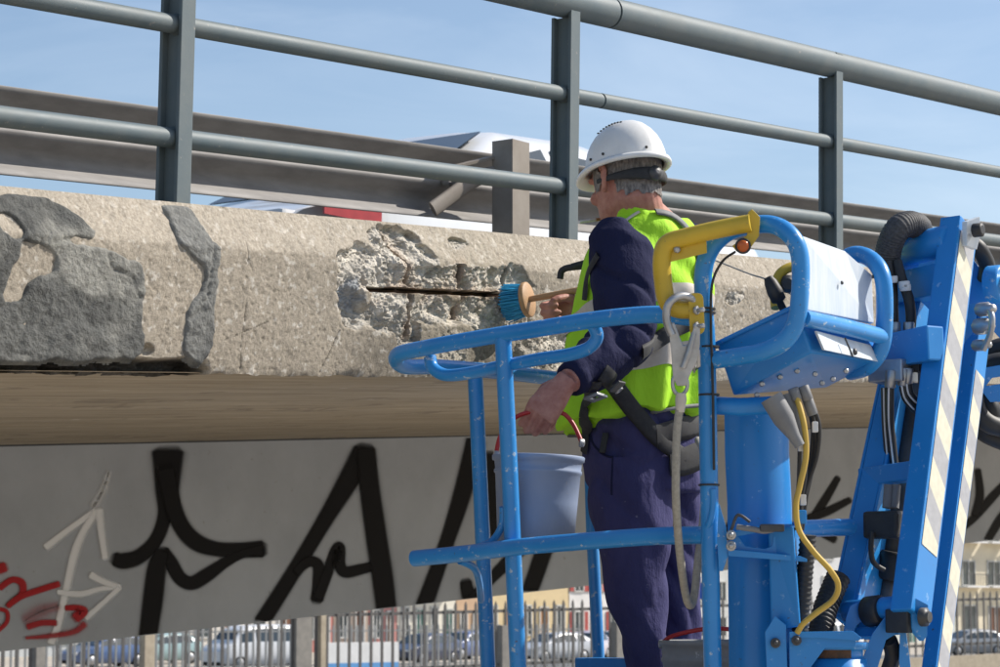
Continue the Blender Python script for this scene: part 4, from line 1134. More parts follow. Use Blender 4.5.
for (x, y) in ((775.5, 643), (796.5, 640.5), (731, 535), (731, 546)):
    mb = MB(); c = P(x, y, 4.94); ax = (CAM - c).normalized(); mb.lathe(c - ax * 0.006, ax, [(0, .0105), (.010, .0105), (.010, .007)], 16); mb.lathe(c + ax * 0.003, ax, [(0, .0065), (.008, .006), (.009, .002)], 6); part('bolt', mb, 'dark_steel' if y > 600 else 'steel')
mb = MB(); mb.lathe(P(834, 690, 5.05), Z3, [(0, .07), (.065, .07), (.065, .062), (.085, .062), (.085, .075), (.10, .075)], 26); part('rotator', mb, 'blue')
mb = MB(); mb.lathe(P(833, 652, 5.05) - Z3 * .012, Z3, [(0, .0555), (.02, .0555)], 24); part('rust_band', mb, 'rebar')
# middle rail goes on to the right of the mast
tubep('middle_rail', [(797, 529, 5.15), (822, 528, 5.22), (850, 527, 5.3)], 0.019, 'blue_worn')
tubep('rail_brace', [(703, 532, 5.0), (709, 524, 4.975), (713, 508, 4.972), (713, 489, 4.972)], 0.0075, 'blue_worn', 10, smooth_n=6)
# conduit boots and cables under the box
for (x0, y0, x1, y1, d, r0, r1) in ((771, 397, 800, 446, 4.93, .024, .011), (786, 394, 803, 444, 4.97, .018, .010)):
    mb = MB(); a, b = P(x0, y0, d), P(x1, y1, d - .01); mb.tube([a, a.lerp(b, .45), a.lerp(b, .8), b], [r0, r0 * .95, r1 * 1.2, r1], 14); part('conduit_boot', mb, 'grey_plastic')
for (x0, y0, x1, y1, d) in ((793, 388, 797, 400, 4.955), (803, 386, 808, 400, 4.96), (806, 395, 813, 415, 4.97)):
    mb = MB(); mb.cyl(P(x0, y0, d), P(x1, y1, d), 0.0115, 10); part('cable_gland', mb, 'grey_plastic')
tubep('supply_cable', [(797, 398, 4.95), (804, 425, 4.93), (806, 455, 4.925), (800, 485, 4.92), (796, 505, 4.915), (799, 530, 4.91), (813, 551, 4.905), (830, 570, 4.91), (838, 585, 4.92), (833, 600, 4.93), (815, 614, 4.935), (803, 624, 4.935), (797, 633, 4.94)], 0.0062, 'cable_yellow', 10, smooth_n=8)
for k, pts in enumerate(([(800, 446, 4.945), (799, 480, 4.955), (797, 505, 4.96), (797, 530, 4.97)], [(805, 445, 4.955), (805, 475, 4.96), (801, 500, 4.965), (799, 530, 4.975)], [(810, 400, 4.965), (819, 425, 4.97), (817, 455, 4.975), (809, 480, 4.98), (802, 505, 4.98), (800, 530, 4.98)],
                         [(812, 415, 4.975), (816, 440, 4.98), (812, 470, 4.985), (806, 498, 4.985), (802, 530, 4.99)], [(808, 405, 4.98), (813, 430, 4.985), (810, 465, 4.99), (803, 500, 4.99)])):
    tubep('control_cable', pts, 0.0048, 'rubber', 8, smooth_n=6)
for (x, y) in ((801, 446), (815, 427), (803, 500)):
    mb = MB(); mb.box(P(x, y, 4.94), 0.012, 0.012, 0.022, bev=.002); part('cable_mark', mb, 'hose_mark')
mb = MB(); mb.box(P(800, 517, 4.925), 0.026, 0.02, 0.028, bev=.004); part('cable_clamp', mb, 'blue')
def corrugated(nm, pts, r, pitch=0.011, m='rubber'):
    q = crom([P(*p) for p in pts], 40)
    L_ = 0; out = [q[0]]; 
    mb = MB(); acc = [0.0]
    for a, b in zip(q[:-1], q[1:]): acc.append(acc[-1] + (b - a).length)
    nst = int(acc[-1] / (pitch / 4)); ss = np.linspace(0, acc[-1], nst)
    arr = np.array([list(v) for v in q]); px_ = np.stack([np.interp(ss, acc, arr[:, i]) for i in range(3)], 1)
    rr = [r * (1 + (0.03 if pitch < .008 else 0.075) * math.cos(2 * math.pi * s / pitch)) for s in ss]
    mb.tube([Vector(v) for v in px_], rr, 14); return part(nm, mb, m)
corrugated('corrugated_hose', [(808, 535, 5.0), (806, 560, 5.0), (803, 595, 5.0), (800, 632, 5.0)], 0.017)
corrugated('corrugated_hose', [(838, 578, 5.25), (825, 610, 5.2), (818, 645, 5.15)], 0.026)
tubep('slew_cable', [(737, 527, 4.95), (752, 529, 4.94), (765, 531, 4.94), (778, 528, 4.94)], 0.006, 'grey_plastic', 8, smooth_n=6)
tubep('slew_cable', [(728, 540, 4.955), (732, 528, 4.95), (738, 515, 4.95), (750, 522, 4.945)], 0.0035, 'dark_steel', 8, smooth_n=6)
mb = MB(); mb.box(P(772, 528, 4.94), 0.05, 0.02, 0.016, bev=.004); part('connector', mb, 'dark_steel')

# ---- the arms
def arm(nm, top, bot, wn, wd, m='blue', bev=0.004, parent=None):
    mb = MB(); mb.beam(P(*bot), P(*top), wn, wd, bev); return part(nm, mb, m, parent)
M['stripe'] = None
def stripe_mat():
    m = bpy.data.materials.new('warning_stripes'); m.use_nodes = True
    N = m.node_tree.nodes; L = m.node_tree.links; b = N['Principled BSDF']; b.inputs['Roughness'].default_value = 0.5
    uv = N.new('ShaderNodeAttribute'); uv.attribute_name = 'tint'
    se = N.new('ShaderNodeSeparateColor'); L.new(uv.outputs['Color'], se.inputs['Color'])
    fr = N.new('ShaderNodeMath'); fr.operation = 'FRACT'; L.new(se.outputs['Red'], fr.inputs[0])
    st = N.new('ShaderNodeMath'); st.operation = 'GREATER_THAN'; st.inputs[1].default_value = 0.5; L.new(fr.outputs[0], st.inputs[0])
    tcn = N.new('ShaderNodeTexCoord'); nz_ = N.new('ShaderNodeTexNoise'); nz_.inputs['Scale'].default_value = 60; nz_.inputs['Detail'].default_value = 6; L.new(tcn.outputs['Object'], nz_.inputs['Vector'])
    mx = N.new('ShaderNodeMix'); mx.data_type = 'RGBA'; mx.inputs['A'].default_value = (0.80, 0.76, 0.60, 1); mx.inputs['B'].default_value = (0.46, 0.46, 0.48, 1); L.new(st.outputs[0], mx.inputs['Factor'])
    m2 = N.new('ShaderNodeMix'); m2.data_type = 'RGBA'; m2.blend_type = 'MULTIPLY'; m2.inputs['Factor'].default_value = 0.35
    L.new(mx.outputs['Result'], m2.inputs['A']); L.new(nz_.outputs['Fac'], m2.inputs['B']); L.new(m2.outputs['Result'], b.inputs['Base Color'])
    return m
M['stripe'] = stripe_mat()
def stripes(armo, top, bot, wn, wd, u0, u1, pitch=0.135, frac=0.8, side=1):
    a, b = P(*bot), P(*top); ax = (b - a).normalized(); L_ = (b - a).length
    n_ = (NB - ax * NB.dot(ax)).normalized(); d_ = ax.cross(n_).normalized()
    if d_.dot(DH) < 0: d_ = -d_
    k = 24
    V_ = np.zeros((k + 1, 2, 3)); A_ = np.zeros((k + 1, 2, 3))
    for i in range(k + 1):
        s = L_ * (u0 + (u1 - u0) * i / k)
        for j, e in enumerate((-1, 1)):
            V_[i, j] = a + ax * s + n_ * (wn / 2 + 0.0012) + d_ * (e * wd * frac / 2)
            A_[i, j] = ((s + e * wd * frac * 0.30) / pitch,) * 3
    return grid_obj('warning_tape', V_, None, M['stripe'], armo, A_ + 50)
# left arm: open channel, dark web towards us and a sunlit flange
A_top, A_bot = (899, 300, 5.55), (836, 617, 5.25)
mb = MB(); a, b = P(843, 614, 5.25), P(909, 302, 5.55)
ax = (b - a).normalized(); n_ = (NB - ax * NB.dot(ax)).normalized(); d_ = ax.cross(n_).normalized()
if d_.dot(DH) < 0: d_ = -d_
mb.beam(a, b, 0.050, 0.012, 0.003)
ar_l = part('lower_arm', mb, 'blue')
mb = MB(); mb.beam(a + d_ * .044 + n_ * .029, b + d_ * .044 + n_ * .029, 0.008, 0.10, 0.003); part('arm_flange', mb, 'blue_worn', ar_l)
mb = MB(); mb.beam(a + d_ * .075 - n_ * .03, b + d_ * .075 - n_ * .03, 0.008, 0.16, 0.003); part('arm_flange', mb, 'blue', ar_l)
mb = MB(); mb.beam(a + d_ * .135 + n_ * .008, b + d_ * .135 + n_ * .008, 0.066, 0.04, 0.003); part('arm_web', mb, 'blue', ar_l)
# right arm B with tape
Bt, Bb = (959, 226, 5.50), (910, 618, 5.10)
ab = arm('striped_arm', Bt, Bb, 0.050, 0.095); stripes(ab, Bt, Bb, 0.050, 0.095, 0.16, 0.965)
ab['label'] = 'blue arm with cream and grey warning tape, nearer of the two'
Ct, Cb = (980, 318, 5.75), (931, 700, 5.30)
ac = arm('striped_arm', Ct, Cb, 0.036, 0.062); stripes(ac, Ct, Cb, 0.036, 0.062, 0.02, 0.84)
ac['label'] = 'blue arm with cream and grey warning tape at the far right'
# lugs and pins at the ends of arm B
mb = MB(); q = [P(962, 222, 5.44), P(975, 217, 5.46), P(976, 236, 5.46), P(972, 250, 5.46), P(962, 246, 5.44)]
mb.prism(q, NB * 0.012, 0.001); part('end_lug', mb, 'lid', ab)
mb = MB(); c = P(969, 231, 5.44) + NB * .012; mb.lathe(c, NB, [(0, .016), (.02, .016), (.022, .010)], 12); part('pin', mb, 'rubber', ab)
mb = MB(); q = [P(909, 597, 5.08), P(924, 605, 5.08), P(923, 636, 5.08), P(919, 641, 5.08), P(908, 628, 5.08)]
mb.prism(q, NB * 0.010, 0.001); part('end_lug', mb, 'blue_worn', ab)
mb = MB(); c = P(917, 617, 5.07) + NB * .010; mb.lathe(c, NB, [(0, .020), (.012, .020), (.014, .014), (.02, .012)], 16); part('pin', mb, 'dark_steel', ab)
mb = MB(); mb.box(P(904, 621, 5.11), 0.055, 0.07, 0.05, NB, DH, Z3, 0.004); part('end_block', mb, 'rubber', ab)
# cross members
def cross(nm, p0, p1, r=None, wn=None, h=None, m='blue'):
    mb = MB(); a, b = P(*p0), P(*p1)
    if r: mb.cyl(a, b, r, 20)
    else:
        ax = (b - a).normalized(); up = (Z3 - ax * Z3.dot(ax)).normalized(); sd_ = ax.cross(up)
        mb.box((a + b) / 2, (b - a).length, wn, h, ax, sd_, up, 0.004)
    return part(nm, mb, m)
cross('pivot_tube', (902, 251, 5.60), (952, 240, 5.46), r=0.037)
cross('cross_beam', (899, 290, 5.58), (952, 278, 5.44), wn=0.06, h=0.072)
cross('cross_beam', (878, 355, 5.46), (936, 343, 5.30), wn=0.05, h=0.078)
cross('cross_beam', (866, 478, 5.42), (922, 470, 5.28), wn=0.05, h=0.042)
mb = MB(); mb.prism([P(897, 240, 5.60), P(910, 232, 5.60), P(912, 262, 5.60), P(905, 300, 5.60), P(898, 300, 5.60)], NB * 0.02, 0.002); part('pivot_plate', mb, 'blue')
mb = MB(); mb.beam(P(917, 340, 5.72), P(925, 262, 5.76), 0.12, 0.05, 0.004); part('inner_link', mb, 'blue')
mb = MB(); mb.box(P(893, 372, 5.38), 0.085, 0.08, 0.05, NB, DH, Z3, 0.004); vb = part('valve_block', mb, 'steel')
for (x, y) in ((918, 352), (918, 366)):
    mb = MB(); mb.box(P(x, y, 5.36), 0.02, 0.03, 0.028, NB, DH, Z3, 0.003); part('valve_cap', mb, 'rubber', vb)
for (x, y0, y1) in ((891, 370, 388), (904, 368, 386), (908, 368, 384)):
    mb = MB(); mb.cyl(P(x, y0, 5.34), P(x - 1, y1, 5.34), 0.0125, 6); part('hose_fitting', mb, 'steel', vb)
# hoses with white print
for pts in ([(890, 388, 5.34), (890, 420, 5.35), (893, 450, 5.37), (896, 480, 5.38), (896, 510, 5.38)], [(903, 386, 5.34), (906, 398, 5.34), (914, 408, 5.34), (922, 414, 5.36)], [(908, 384, 5.34), (910, 394, 5.34), (917, 402, 5.34), (926, 408, 5.36)],
            [(885, 388, 5.36), (886, 425, 5.37), (889, 460, 5.39), (893, 500, 5.40)]):
    h_ = tubep('hydraulic_hose', pts, 0.0095, 'rubber', 10, smooth_n=8)
    q = [P(x - 1.3, y, d - 0.0095) for x, y, d in pts]; mb = MB(); mb.tube(crom(q, 8), 0.0022, 6); part('hose_print', mb, 'hose_mark', h_)
# big sleeved hoses at the top
def sleeve(pts, r): return corrugated('hose_sleeve', pts, r, 0.0062, 'sleeve_weave')
sleeve([(887, 268, 5.52), (889, 248, 5.50), (897, 230, 5.48), (908, 224, 5.50), (918, 227, 5.54), (920, 234, 5.62)], 0.030)
sleeve([(902, 250, 5.58), (905, 236, 5.56), (914, 228, 5.58), (922, 232, 5.66)], 0.022)
for pts in ([(887, 262, 5.48), (892, 285, 5.47), (893, 310, 5.46), (894, 335, 5.46)], [(897, 262, 5.48), (902, 280, 5.46), (909, 300, 5.45), (911, 322, 5.45), (908, 338, 5.45)]):
    tubep('hydraulic_hose', pts, 0.0125, 'rubber', 10, smooth_n=8)
for (x, y, d) in ((892, 276, 5.455), (904, 281, 5.44), (905, 284, 5.44)):
    mb = MB(); mb.cyl(P(x, y, d), P(x + .6, y + 7, d), 0.013, 10); part('hose_mark', mb, 'hose_mark')
for (x, y) in ((895, 330), (909, 330)):
    mb = MB(); mb.cyl(P(x, y - 8, 5.44), P(x, y + 6, 5.44), 0.013, 8); part('hose_fitting', mb, 'steel')
# hydraulic ram between the arms
mb = MB(); mb.cyl(P(925, 360, 5.50), P(893, 560, 5.36), 0.034, 18); rm = part('hydraulic_ram', mb, 'dark_steel')
mb = MB(); mb.cyl(P(893, 560, 5.36), P(884, 612, 5.32), 0.022, 16); part('ram_rod', mb, 'dark_steel', rm)
mb = MB(); mb.cyl(P(897, 552, 5.34), P(892, 580, 5.34), 0.042, 18); part('ram_collar', mb, 'rubber', rm)
mb = MB(); mb.box(P(887, 525, 5.29), 0.085, 0.07, 0.06, NB, DH, Z3, 0.008); part('ram_valve', mb, 'rubber', rm)
tubep('hydraulic_hose', [(872, 532, 5.26), (871, 550, 5.26), (874, 563, 5.27), (884, 570, 5.28)], 0.006, 'rubber', 8, smooth_n=6)
for dx in (0, 7):
    tubep('hose_fitting', [(889 + dx, 485, 5.31), (887 + dx, 508, 5.30)], 0.011, 'grey_plastic', 10)
# lower pivot: tube and forked yoke
cross('pivot_tube', (846, 612, 5.22), (906, 606, 5.10), r=0.024)
mb = MB(); mb.cyl(P(866, 612, 5.17), P(882, 610, 5.14), 0.033, 18); part('pivot_bush', mb, 'rubber')
cross('cross_beam', (846, 633, 5.2), (900, 630, 5.12), wn=0.012, h=0.02)
flat('yoke', [(846, 618), (850, 606), (858, 602), (868, 608), (866, 618), (856, 626), (850, 648), (846, 652), (842, 640)], 5.16, 0.05)
flat('yoke', [(897, 600), (905, 603), (905, 622), (896, 634), (886, 640), (880, 660), (868, 700), (852, 700), (862, 660), (872, 634), (884, 618)], 5.12, 0.05)
flat('yoke', [(900, 630), (906, 632), (910, 660), (914, 700), (902, 700), (899, 660)], 5.13, 0.04, 'blue_worn')
tubep('drain_hose', [(889, 640, 5.16), (893, 655, 5.18), (888, 675, 5.2), (890, 700, 5.2)], 0.018, 'rubber', 10, smooth_n=6)
# far right: boom head with bosses, shackle, hoses
mb = MB(); c = P(990, 285, 5.72); mb.lathe(c - NB * .0, NB, [(0, .046), (.03, .046), (.035, .040)], 22); bo = part('boom_boss', mb, 'blue_worn')
mb = MB(); mb.lathe(c + NB * .034, NB, [(0, .024), (.016, .024), (.018, .018)], 6); part('boss_nut', mb, 'steel', bo)
flat('boom_plate', [(972, 258), (985, 275), (1006, 300), (1030, 320), (1030, 360), (1006, 345), (985, 322), (966, 330), (955, 320), (962, 285)], 5.80, 0.06)
flat('boom_plate', [(956, 318), (962, 306), (978, 302), (976, 320), (970, 345), (966, 372), (955, 370)], 5.70, 0.05, 'blue')
for (x, y, r) in ((988, 309, .017), (986, 326, .02), (984, 345, .014)):
    mb = MB(); cc = P(x, y, 5.62); ax = (CAM - cc).normalized(); mb.lathe(cc, (NB + ax * .6), [(-.03, r), (0, r), (.006, r * .7), (.02, r * .6), (.022, .002)], 8); part('shackle_nut', mb, 'steel')
tubep('shackle', [(988, 306, 5.62), (992, 318, 5.6), (990, 335, 5.6), (983, 350, 5.61)], 0.008, 'steel', 8, smooth_n=6)
tubep('hydraulic_hose', [(972, 243, 5.75), (980, 250, 5.75), (987, 265, 5.78), (985, 280, 5.8)], 0.02, 'rubber', 10, smooth_n=6)
for pts in ([(975, 360, 5.9), (985, 365, 5.9), (1000, 362, 5.9), (1030, 360, 5.9)], [(975, 400, 5.9), (979, 414, 5.88), (990, 424, 5.88), (1010, 430, 5.9), (1030, 436, 5.9)], [(974, 412, 5.95), (982, 430, 5.93), (1000, 440, 5.93), (1030, 450, 5.95)], [(980, 398, 5.92), (989, 405, 5.9), (991, 418, 5.9), (984, 428, 5.92)], [(972, 372, 5.95), (990, 352, 5.95), (1010, 345, 5.95), (1030, 340, 5.95)]):
    tubep('hydraulic_hose', pts, 0.024, 'rubber', 12, smooth_n=6)
flat('boom_channel', [(983, 368), (1030, 360), (1030, 372), (992, 378), (986, 386), (1030, 380), (1030, 402), (990, 402), (981, 390)], 5.8, 0.05)
mb = MB(); mb.beam(P(1060, 380, 6.0), P(1040, 700, 5.9), 0.10, 0.12, 0.005); part('main_boom', mb, 'blue')
tubep('wall_wire', [(690, 250, 5.05), (720, 262, 5.15), (750, 274, 5.2), (770, 281, 5.2), (800, 300, 5.25)], 0.0022, 'rope', 6, smooth_n=6)
# strap from the boom to the chassis below (out of the picture)
mb = MB(); base_c = Vector((lift_base.x + 1.6, lift_base.y + 0.6, 0))
mb.box((base_c.x, base_c.y, GZ + 0.75), 1.6, 2.6, 0.7, DH, NB, Z3, 0.05); ch_ = part('chassis', mb, 'blue')
for sx in (-1, 1):
    for sy in (-1, 1):
        c = Vector((base_c.x, base_c.y, GZ + 0.45)) + DH * (sx * .85) + NB * (sy * 1.0)
        mb = MB(); mb.lathe(c - DH * .15, DH, [(0, .30), (0, .42), (.05, .45), (.25, .45), (.3, .42), (.3, .30)], 24); part('wheel', mb, 'rubber')
mb = MB(); mb.beam((base_c.x, base_c.y, GZ + 1.0), P(905, 720, 5.3), 0.2, 0.2, 0.01); part('boom_foot', mb, 'blue')
mb = MB(); mb.beam((base_c.x, base_c.y, GZ + 1.0), P(1040, 695, 5.9), 0.2, 0.2, 0.01); part('boom_foot', mb, 'blue')

# ------------------------------------------------------------------ the worker
from mathutils.bvhtree import BVHTree
from mathutils import noise as mnoise
M['skin'] = mat('skin', (0.47, 0.225, 0.165), (0.35, 0.135, 0.10), 38, 0.6, bump=0.5, bscale=190, bdist=0.002, detail=7, spots=(0.40, 0.33, 0.28), spot_scale=60, spot_amt=0.68)
M['skin'].node_tree.nodes['Principled BSDF'].inputs['Subsurface Weight'].default_value = 0.08
M['skin'].node_tree.nodes['Principled BSDF'].inputs['Subsurface Radius'].default_value = (0.012, 0.005, 0.003)
M['navy'] = mat('navy', (0.016, 0.018, 0.050), (0.022, 0.023, 0.058), 14, 0.92, bump=0.55, bscale=34, bdist=0.012, spec=0.15, stretch=(1, 1, 0.55))
M['trouser'] = mat('trouser', (0.044, 0.043, 0.120), (0.058, 0.056, 0.145), 9, 0.85, bump=0.55, bscale=26, bdist=0.014, spec=0.2, stretch=(1.2, 1.2, 0.6), spots=(0.16, 0.16, 0.24), spot_scale=30, spot_amt=0.67)
M['hivis'] = mat('hivis', (0.43, 0.80, 0.035), (0.38, 0.72, 0.03), 10, 0.75, bump=0.5, bscale=22, bdist=0.013, spec=0.25, stretch=(1.2, 1.2, 0.5))
M['reflect'] = mat('reflect', (0.62, 0.555, 0.47), (0.52, 0.47, 0.40), 30, 0.45, bump=0.1, bscale=300, bdist=0.001)
M['strap'] = mat('strap', (0.022, 0.022, 0.024), (0.035, 0.035, 0.036), 60, 0.75, bump=0.3, bscale=500, bdist=0.001)
M['strap_grey'] = mat('strap_grey', (0.20, 0.20, 0.20), (0.15, 0.15, 0.15), 60, 0.75)
M['hat'] = mat('hat', (0.80, 0.79, 0.76), (0.70, 0.69, 0.66), 10, 0.33, spots=(0.45, 0.42, 0.38), spot_scale=34, spot_amt=0.675, bump=0.03, bscale=80, spec=0.5)
M['hair'] = mat('hair', (0.30, 0.27, 0.25), (0.10, 0.09, 0.085), 160, 0.8, bump=0.9, bscale=330, bdist=0.004, stretch=(1, 1, 0.3))
M['boot'] = mat('boot', (0.03, 0.025, 0.02), (0.05, 0.04, 0.03), 20, 0.7)
M['bucket'] = mat('bucket', (0.185, 0.24, 0.36), (0.215, 0.27, 0.39), 6, 0.55, spots=(0.32, 0.32, 0.34), spot_scale=30, spot_amt=0.70, stretch=(1, 1, .6), bump=0.05, bscale=90)
M['bucket_grey'] = mat('bucket_grey', (0.20, 0.205, 0.21), (0.26, 0.26, 0.26), 12, 0.65, spots=(0.42, 0.42, 0.41), spot_scale=40, spot_amt=0.66, bump=0.1)
M['red_plastic'] = mat('red_plastic', (0.42, 0.02, 0.02), (0.36, 0.015, 0.015), 8, 0.4)
M['wood'] = mat('wood', (0.46, 0.28, 0.14), (0.36, 0.21, 0.10), 14, 0.55, stretch=(4, 4, 30), bump=0.1, bscale=40)
M['bristle'] = mat('bristle', (0.02, 0.27, 0.52), (0.03, 0.36, 0.62), 60, 0.5)
M['paper'] = mat('paper', (0.75, 0.73, 0.70), (0.6, 0.58, 0.55), 60, 0.8)

def loft(mb, secs, n=28, p=2.3, caps=True):
    "secs: (centre, half vector A, half vector B)"
    vs = []
    for c, A, B in secs:
        for k in range(n):
            a = 2 * math.pi * k / n
            ca, sa = math.cos(a), math.sin(a)
            r = (abs(ca) ** p + abs(sa) ** p) ** (-1 / p)
            vs.append(Vector(c) + Vector(A) * (ca * r) + Vector(B) * (sa * r))
    fs = []
    for i in range(len(secs) - 1):
        for k in range(n):
            k2 = (k + 1) % n
            fs.append((i * n + k, i * n + k2, (i + 1) * n + k2, (i + 1) * n + k))
    mb.add(vs, fs, True)
    if caps:
        mb.add(vs[:n][::-1], [tuple(range(n))]); mb.add(vs[-n:], [tuple(range(n))])

def fuse(mb, voxel, smooth_iter=2):
    "join overlapping pieces into one continuous surface; returns a mesh"
    me = bpy.data.meshes.new('tmp'); me.from_pydata(mb.v, [], mb.f); me.update()
    o = bpy.data.objects.new('tmp', me); col.objects.link(o)
    bm = bmesh.new(); bm.from_mesh(me); bmesh.ops.recalc_face_normals(bm, faces=bm.faces); bm.to_mesh(me); bm.free()
    r = o.modifiers.new('r', 'REMESH'); r.mode = 'VOXEL'; r.voxel_size = voxel
    s = o.modifiers.new('s', 'SMOOTH'); s.iterations = smooth_iter; s.factor = 0.5
    dg = bpy.context.evaluated_depsgraph_get()
    out = bpy.data.meshes.new_from_object(o.evaluated_get(dg))
    bpy.data.objects.remove(o)
    return out
def finish(name, me, m, parent, disp=None):
    if disp:
        nv = len(me.vertices)
        cos = np.zeros(nv * 3); nos = np.zeros(nv * 3)
        me.vertices.foreach_get('co', cos); me.vertex_normals.foreach_get('vector', nos)
        cos = cos.reshape(-1, 3); nos = nos.reshape(-1, 3)
        d = np.array([disp(Vector(c)) for c in cos])
        cos += nos * d[:, None]
        me.vertices.foreach_set('co', cos.ravel())
    me.materials.clear(); me.materials.append(m)
    me.polygons.foreach_set('use_smooth', [True] * len(me.polygons)); me.update()
    me.name = name
    o = bpy.data.objects.new(name, me)
    return link(o, parent)

BF = Vector((-0.75, 0.66, 0)).normalized(); BL = Z3.cross(BF).normalized()       # body: forward, left
HF = Vector((-0.55, 0.835, 0)).normalized()                                         # the head turns further towards the wall
feet = P(655, 820, 5.98)
worker = thing('person', Vector((feet.x, feet.y, zf + 0.04)), 'worker in white hard hat and yellow-green vest brushing the concrete edge from the basket', 'person')

# joints
L_sh, L_el, L_wr = P(621, 243, 5.84), P(629, 340, 5.74), P(569, 381, 5.58)
R_sh, R_el, R_wr = P(684, 243, 6.16), P(640, 345, 6.36), P(587, 310, 6.25)
Lh, Lk, La = P(628, 468, 5.92), P(637, 603, 5.90), P(660, 782, 5.95)
Rh, Rk, Ra = P(668, 468, 6.10), P(677, 603, 6.06), P(688, 782, 6.08)
zfl = zf + 0.04
La = Vector((La.x, La.y, zfl + 0.09)); Ra = Vector((Ra.x, Ra.y, zfl + 0.09))

def hand(mb, wrist, ex, ey, ez, curls, thumb, k=1.0):
    "ex towards the fingertips, ey towards the thumb, ez out of the back of the hand"
    ex = ex.normalized(); ey = (ey - ex * ey.dot(ex)).normalized()
    ez2 = ex.cross(ey)
    if ez2.dot(ez) < 0: ez2 = -ez2
    ez = ez2
    L_ = lambda x, y, z: wrist + (ex * x + ey * y + ez * z) * k
    loft(mb, [(L_(-.02, 0, 0), ey * .027 * k, ez * .021 * k), (L_(.01, 0, 0), ey * .030 * k, ez * .021 * k), (L_(.04, .002, 0), ey * .039 * k, ez * .019 * k), (L_(.075, .001, .001), ey * .043 * k, ez * .0165 * k), (L_(.096, 0, .001), ey * .040 * k, ez * .0125 * k)], 18, 2.6)
    fing = ((.029, .094, (.046, .028, .023), .0090), (.0095, .098, (.050, .031, .024), .0092), (-.0100, .095, (.047, .029, .023), .0089), (-.0285, .088, (.037, .023, .020), .0080))
    for i, (y, x0, ls, r) in enumerate(fing):
        a = 0.0; pts = [L_(x0 - .03, y * .9, 0), L_(x0, y, 0)]; rr = [r * .95, r * 1.12]
        p = Vector((x0, y, 0.0)); dy = (y * 0.06)
        for j, l in enumerate(ls):
            a += math.radians(curls[i][j])
            st = Vector((math.cos(a) * l, dy * 0.2, -math.sin(a) * l))
            q = p + st * .5; pts.append(L_(*q)); rr.append(r * (1.0 - .06 * j))
            p = p + st; pts.append(L_(*p)); rr.append(r * (1.06 - .08 * j))
        rr[-1] = r * .62
        e = (pts[-1] - pts[-2]).normalized() * r * .3
        mb.tube(pts + [pts[-1] + e], rr + [r * .25], 10)
    tp = [L_(*t) for t in thumb]
    mb.tube(tp, [.016 * k, .0145 * k, .0115 * k, .0118 * k, .0105 * k, .006 * k][:len(tp)], 10)

# one continuous body
bm_ = MB()
cx_t = [(645, 214, .062, .060), (648, 230, .140, .078), (649, 250, .172, .098), (646, 300, .172, .110), (641, 350, .160, .112), (641, 400, .140, .100), (646, 445, .125, .085), (648, 478, .105, .080)]
loft(bm_, [(P(x, y, 5.99), BL * a, BF * b) for x, y, a, b in cx_t])
hd = P(627, 180, 5.97)
hz = (Z3 * 0.985 + HF * 0.17).normalized()            # head bows forward a little
hf = (HF - hz * HF.dot(hz)).normalized(); hl = hz.cross(hf)
def hp_(z, f, l=0.0): return hd + hz * z + hf * f + hl * l
hs = [(-.128, .024, .080, -.036), (-.118, .036, .088, -.020), (-.100, .048, .092, .010), (-.075, .058, .093, .045), (-.045, .066, .093, .076), (-.015, .071, .094, .092), (.020, .075, .096, .099), (.055, .076, .094, .101), (.088, .068, .080, .088), (.112, .046, .052, .058), (.123, .020, .022, .026)]
loft(bm_, [(hp_(z, (bf - bb) / 2), hl * a, hf * ((bf + bb) / 2)) for z, a, bf, bb in hs], 26, 2.15)
bm_.tube([hp_(.012, .092), hp_(-.012, .102), hp_(-.034, .113), hp_(-.043, .104), hp_(-.046, .092)], [.007, .010, .0145, .014, .008], 10)     # nose
for s_ in (-1, 1):
    bm_.tube([hp_(.020, .085, s_ * .012), hp_(.025, .088, s_ * .035), hp_(.014, .076, s_ * .056)], [.010, .010, .008], 8)                    # brow
    bm_.tube([hp_(-.030, .070, s_ * .045), hp_(-.04, .058, s_ * .058)], [.018, .016], 8)                                                       # cheek
    # ear
    bm_.tube([hp_(.018, .006, s_ * .072), hp_(.028, -.004, s_ * .082), hp_(.026, -.020, s_ * .086), hp_(.008, -.026, s_ * .086), hp_(-.012, -.020, s_ * .084), hp_(-.030, -.006, s_ * .078), hp_(-.036, .002, s_ * .072)], [.006, .0065, .0065, .0065, .006, .0075, .006], 8)
    bm_.tube([hp_(.014, -.002, s_ * .070), hp_(.010, -.012, s_ * .080), hp_(-.02, -.006, s_ * .076)], [.008, .008, .008], 8)
bm_.tube([hp_(-.068, .082, -.022), hp_(-.066, .095, 0), hp_(-.068, .082, .022)], [.006, .009, .006], 8)       # lips
bm_.tube([hp_(-.079, .080, -.020), hp_(-.079, .093, 0), hp_(-.079, .080, .020)], [.006, .009, .006], 8)
nb = P(648, 224, 5.99)
bm_.tube([hp_(-.01, -.030), hp_(-.055, -.030), (hp_(-.09, -.028) + nb * 0.35) / 1.35, nb, nb - Z3 * .05], [.062, .060, .061, .072, .085], 20)
for sh, el, wr, r0 in ((L_sh, L_el, L_wr, .05), (R_sh, R_el, R_wr, .05)):
    bm_.tube([sh, sh.lerp(el, .5), el, el.lerp(wr, .3), el.lerp(wr, .8), wr], [.056, .050, .043, .045, .034, .029], 16)
for h0, kn, an in ((Lh, Lk, La), (Rh, Rk, Ra)):
    bm_.tube([h0 + Z3 * .04, h0.lerp(kn, .5), kn, kn.lerp(an, .3), an], [.060, .052, .036, .034, .030], 16)
    bm_.tube([an, an + BF * .05 - Z3 * .045, an + BF * .15 - Z3 * .06], [.036, .036, .028], 12)
hw = L_wr + (P(545, 398, 5.55) - L_wr) * 0.22
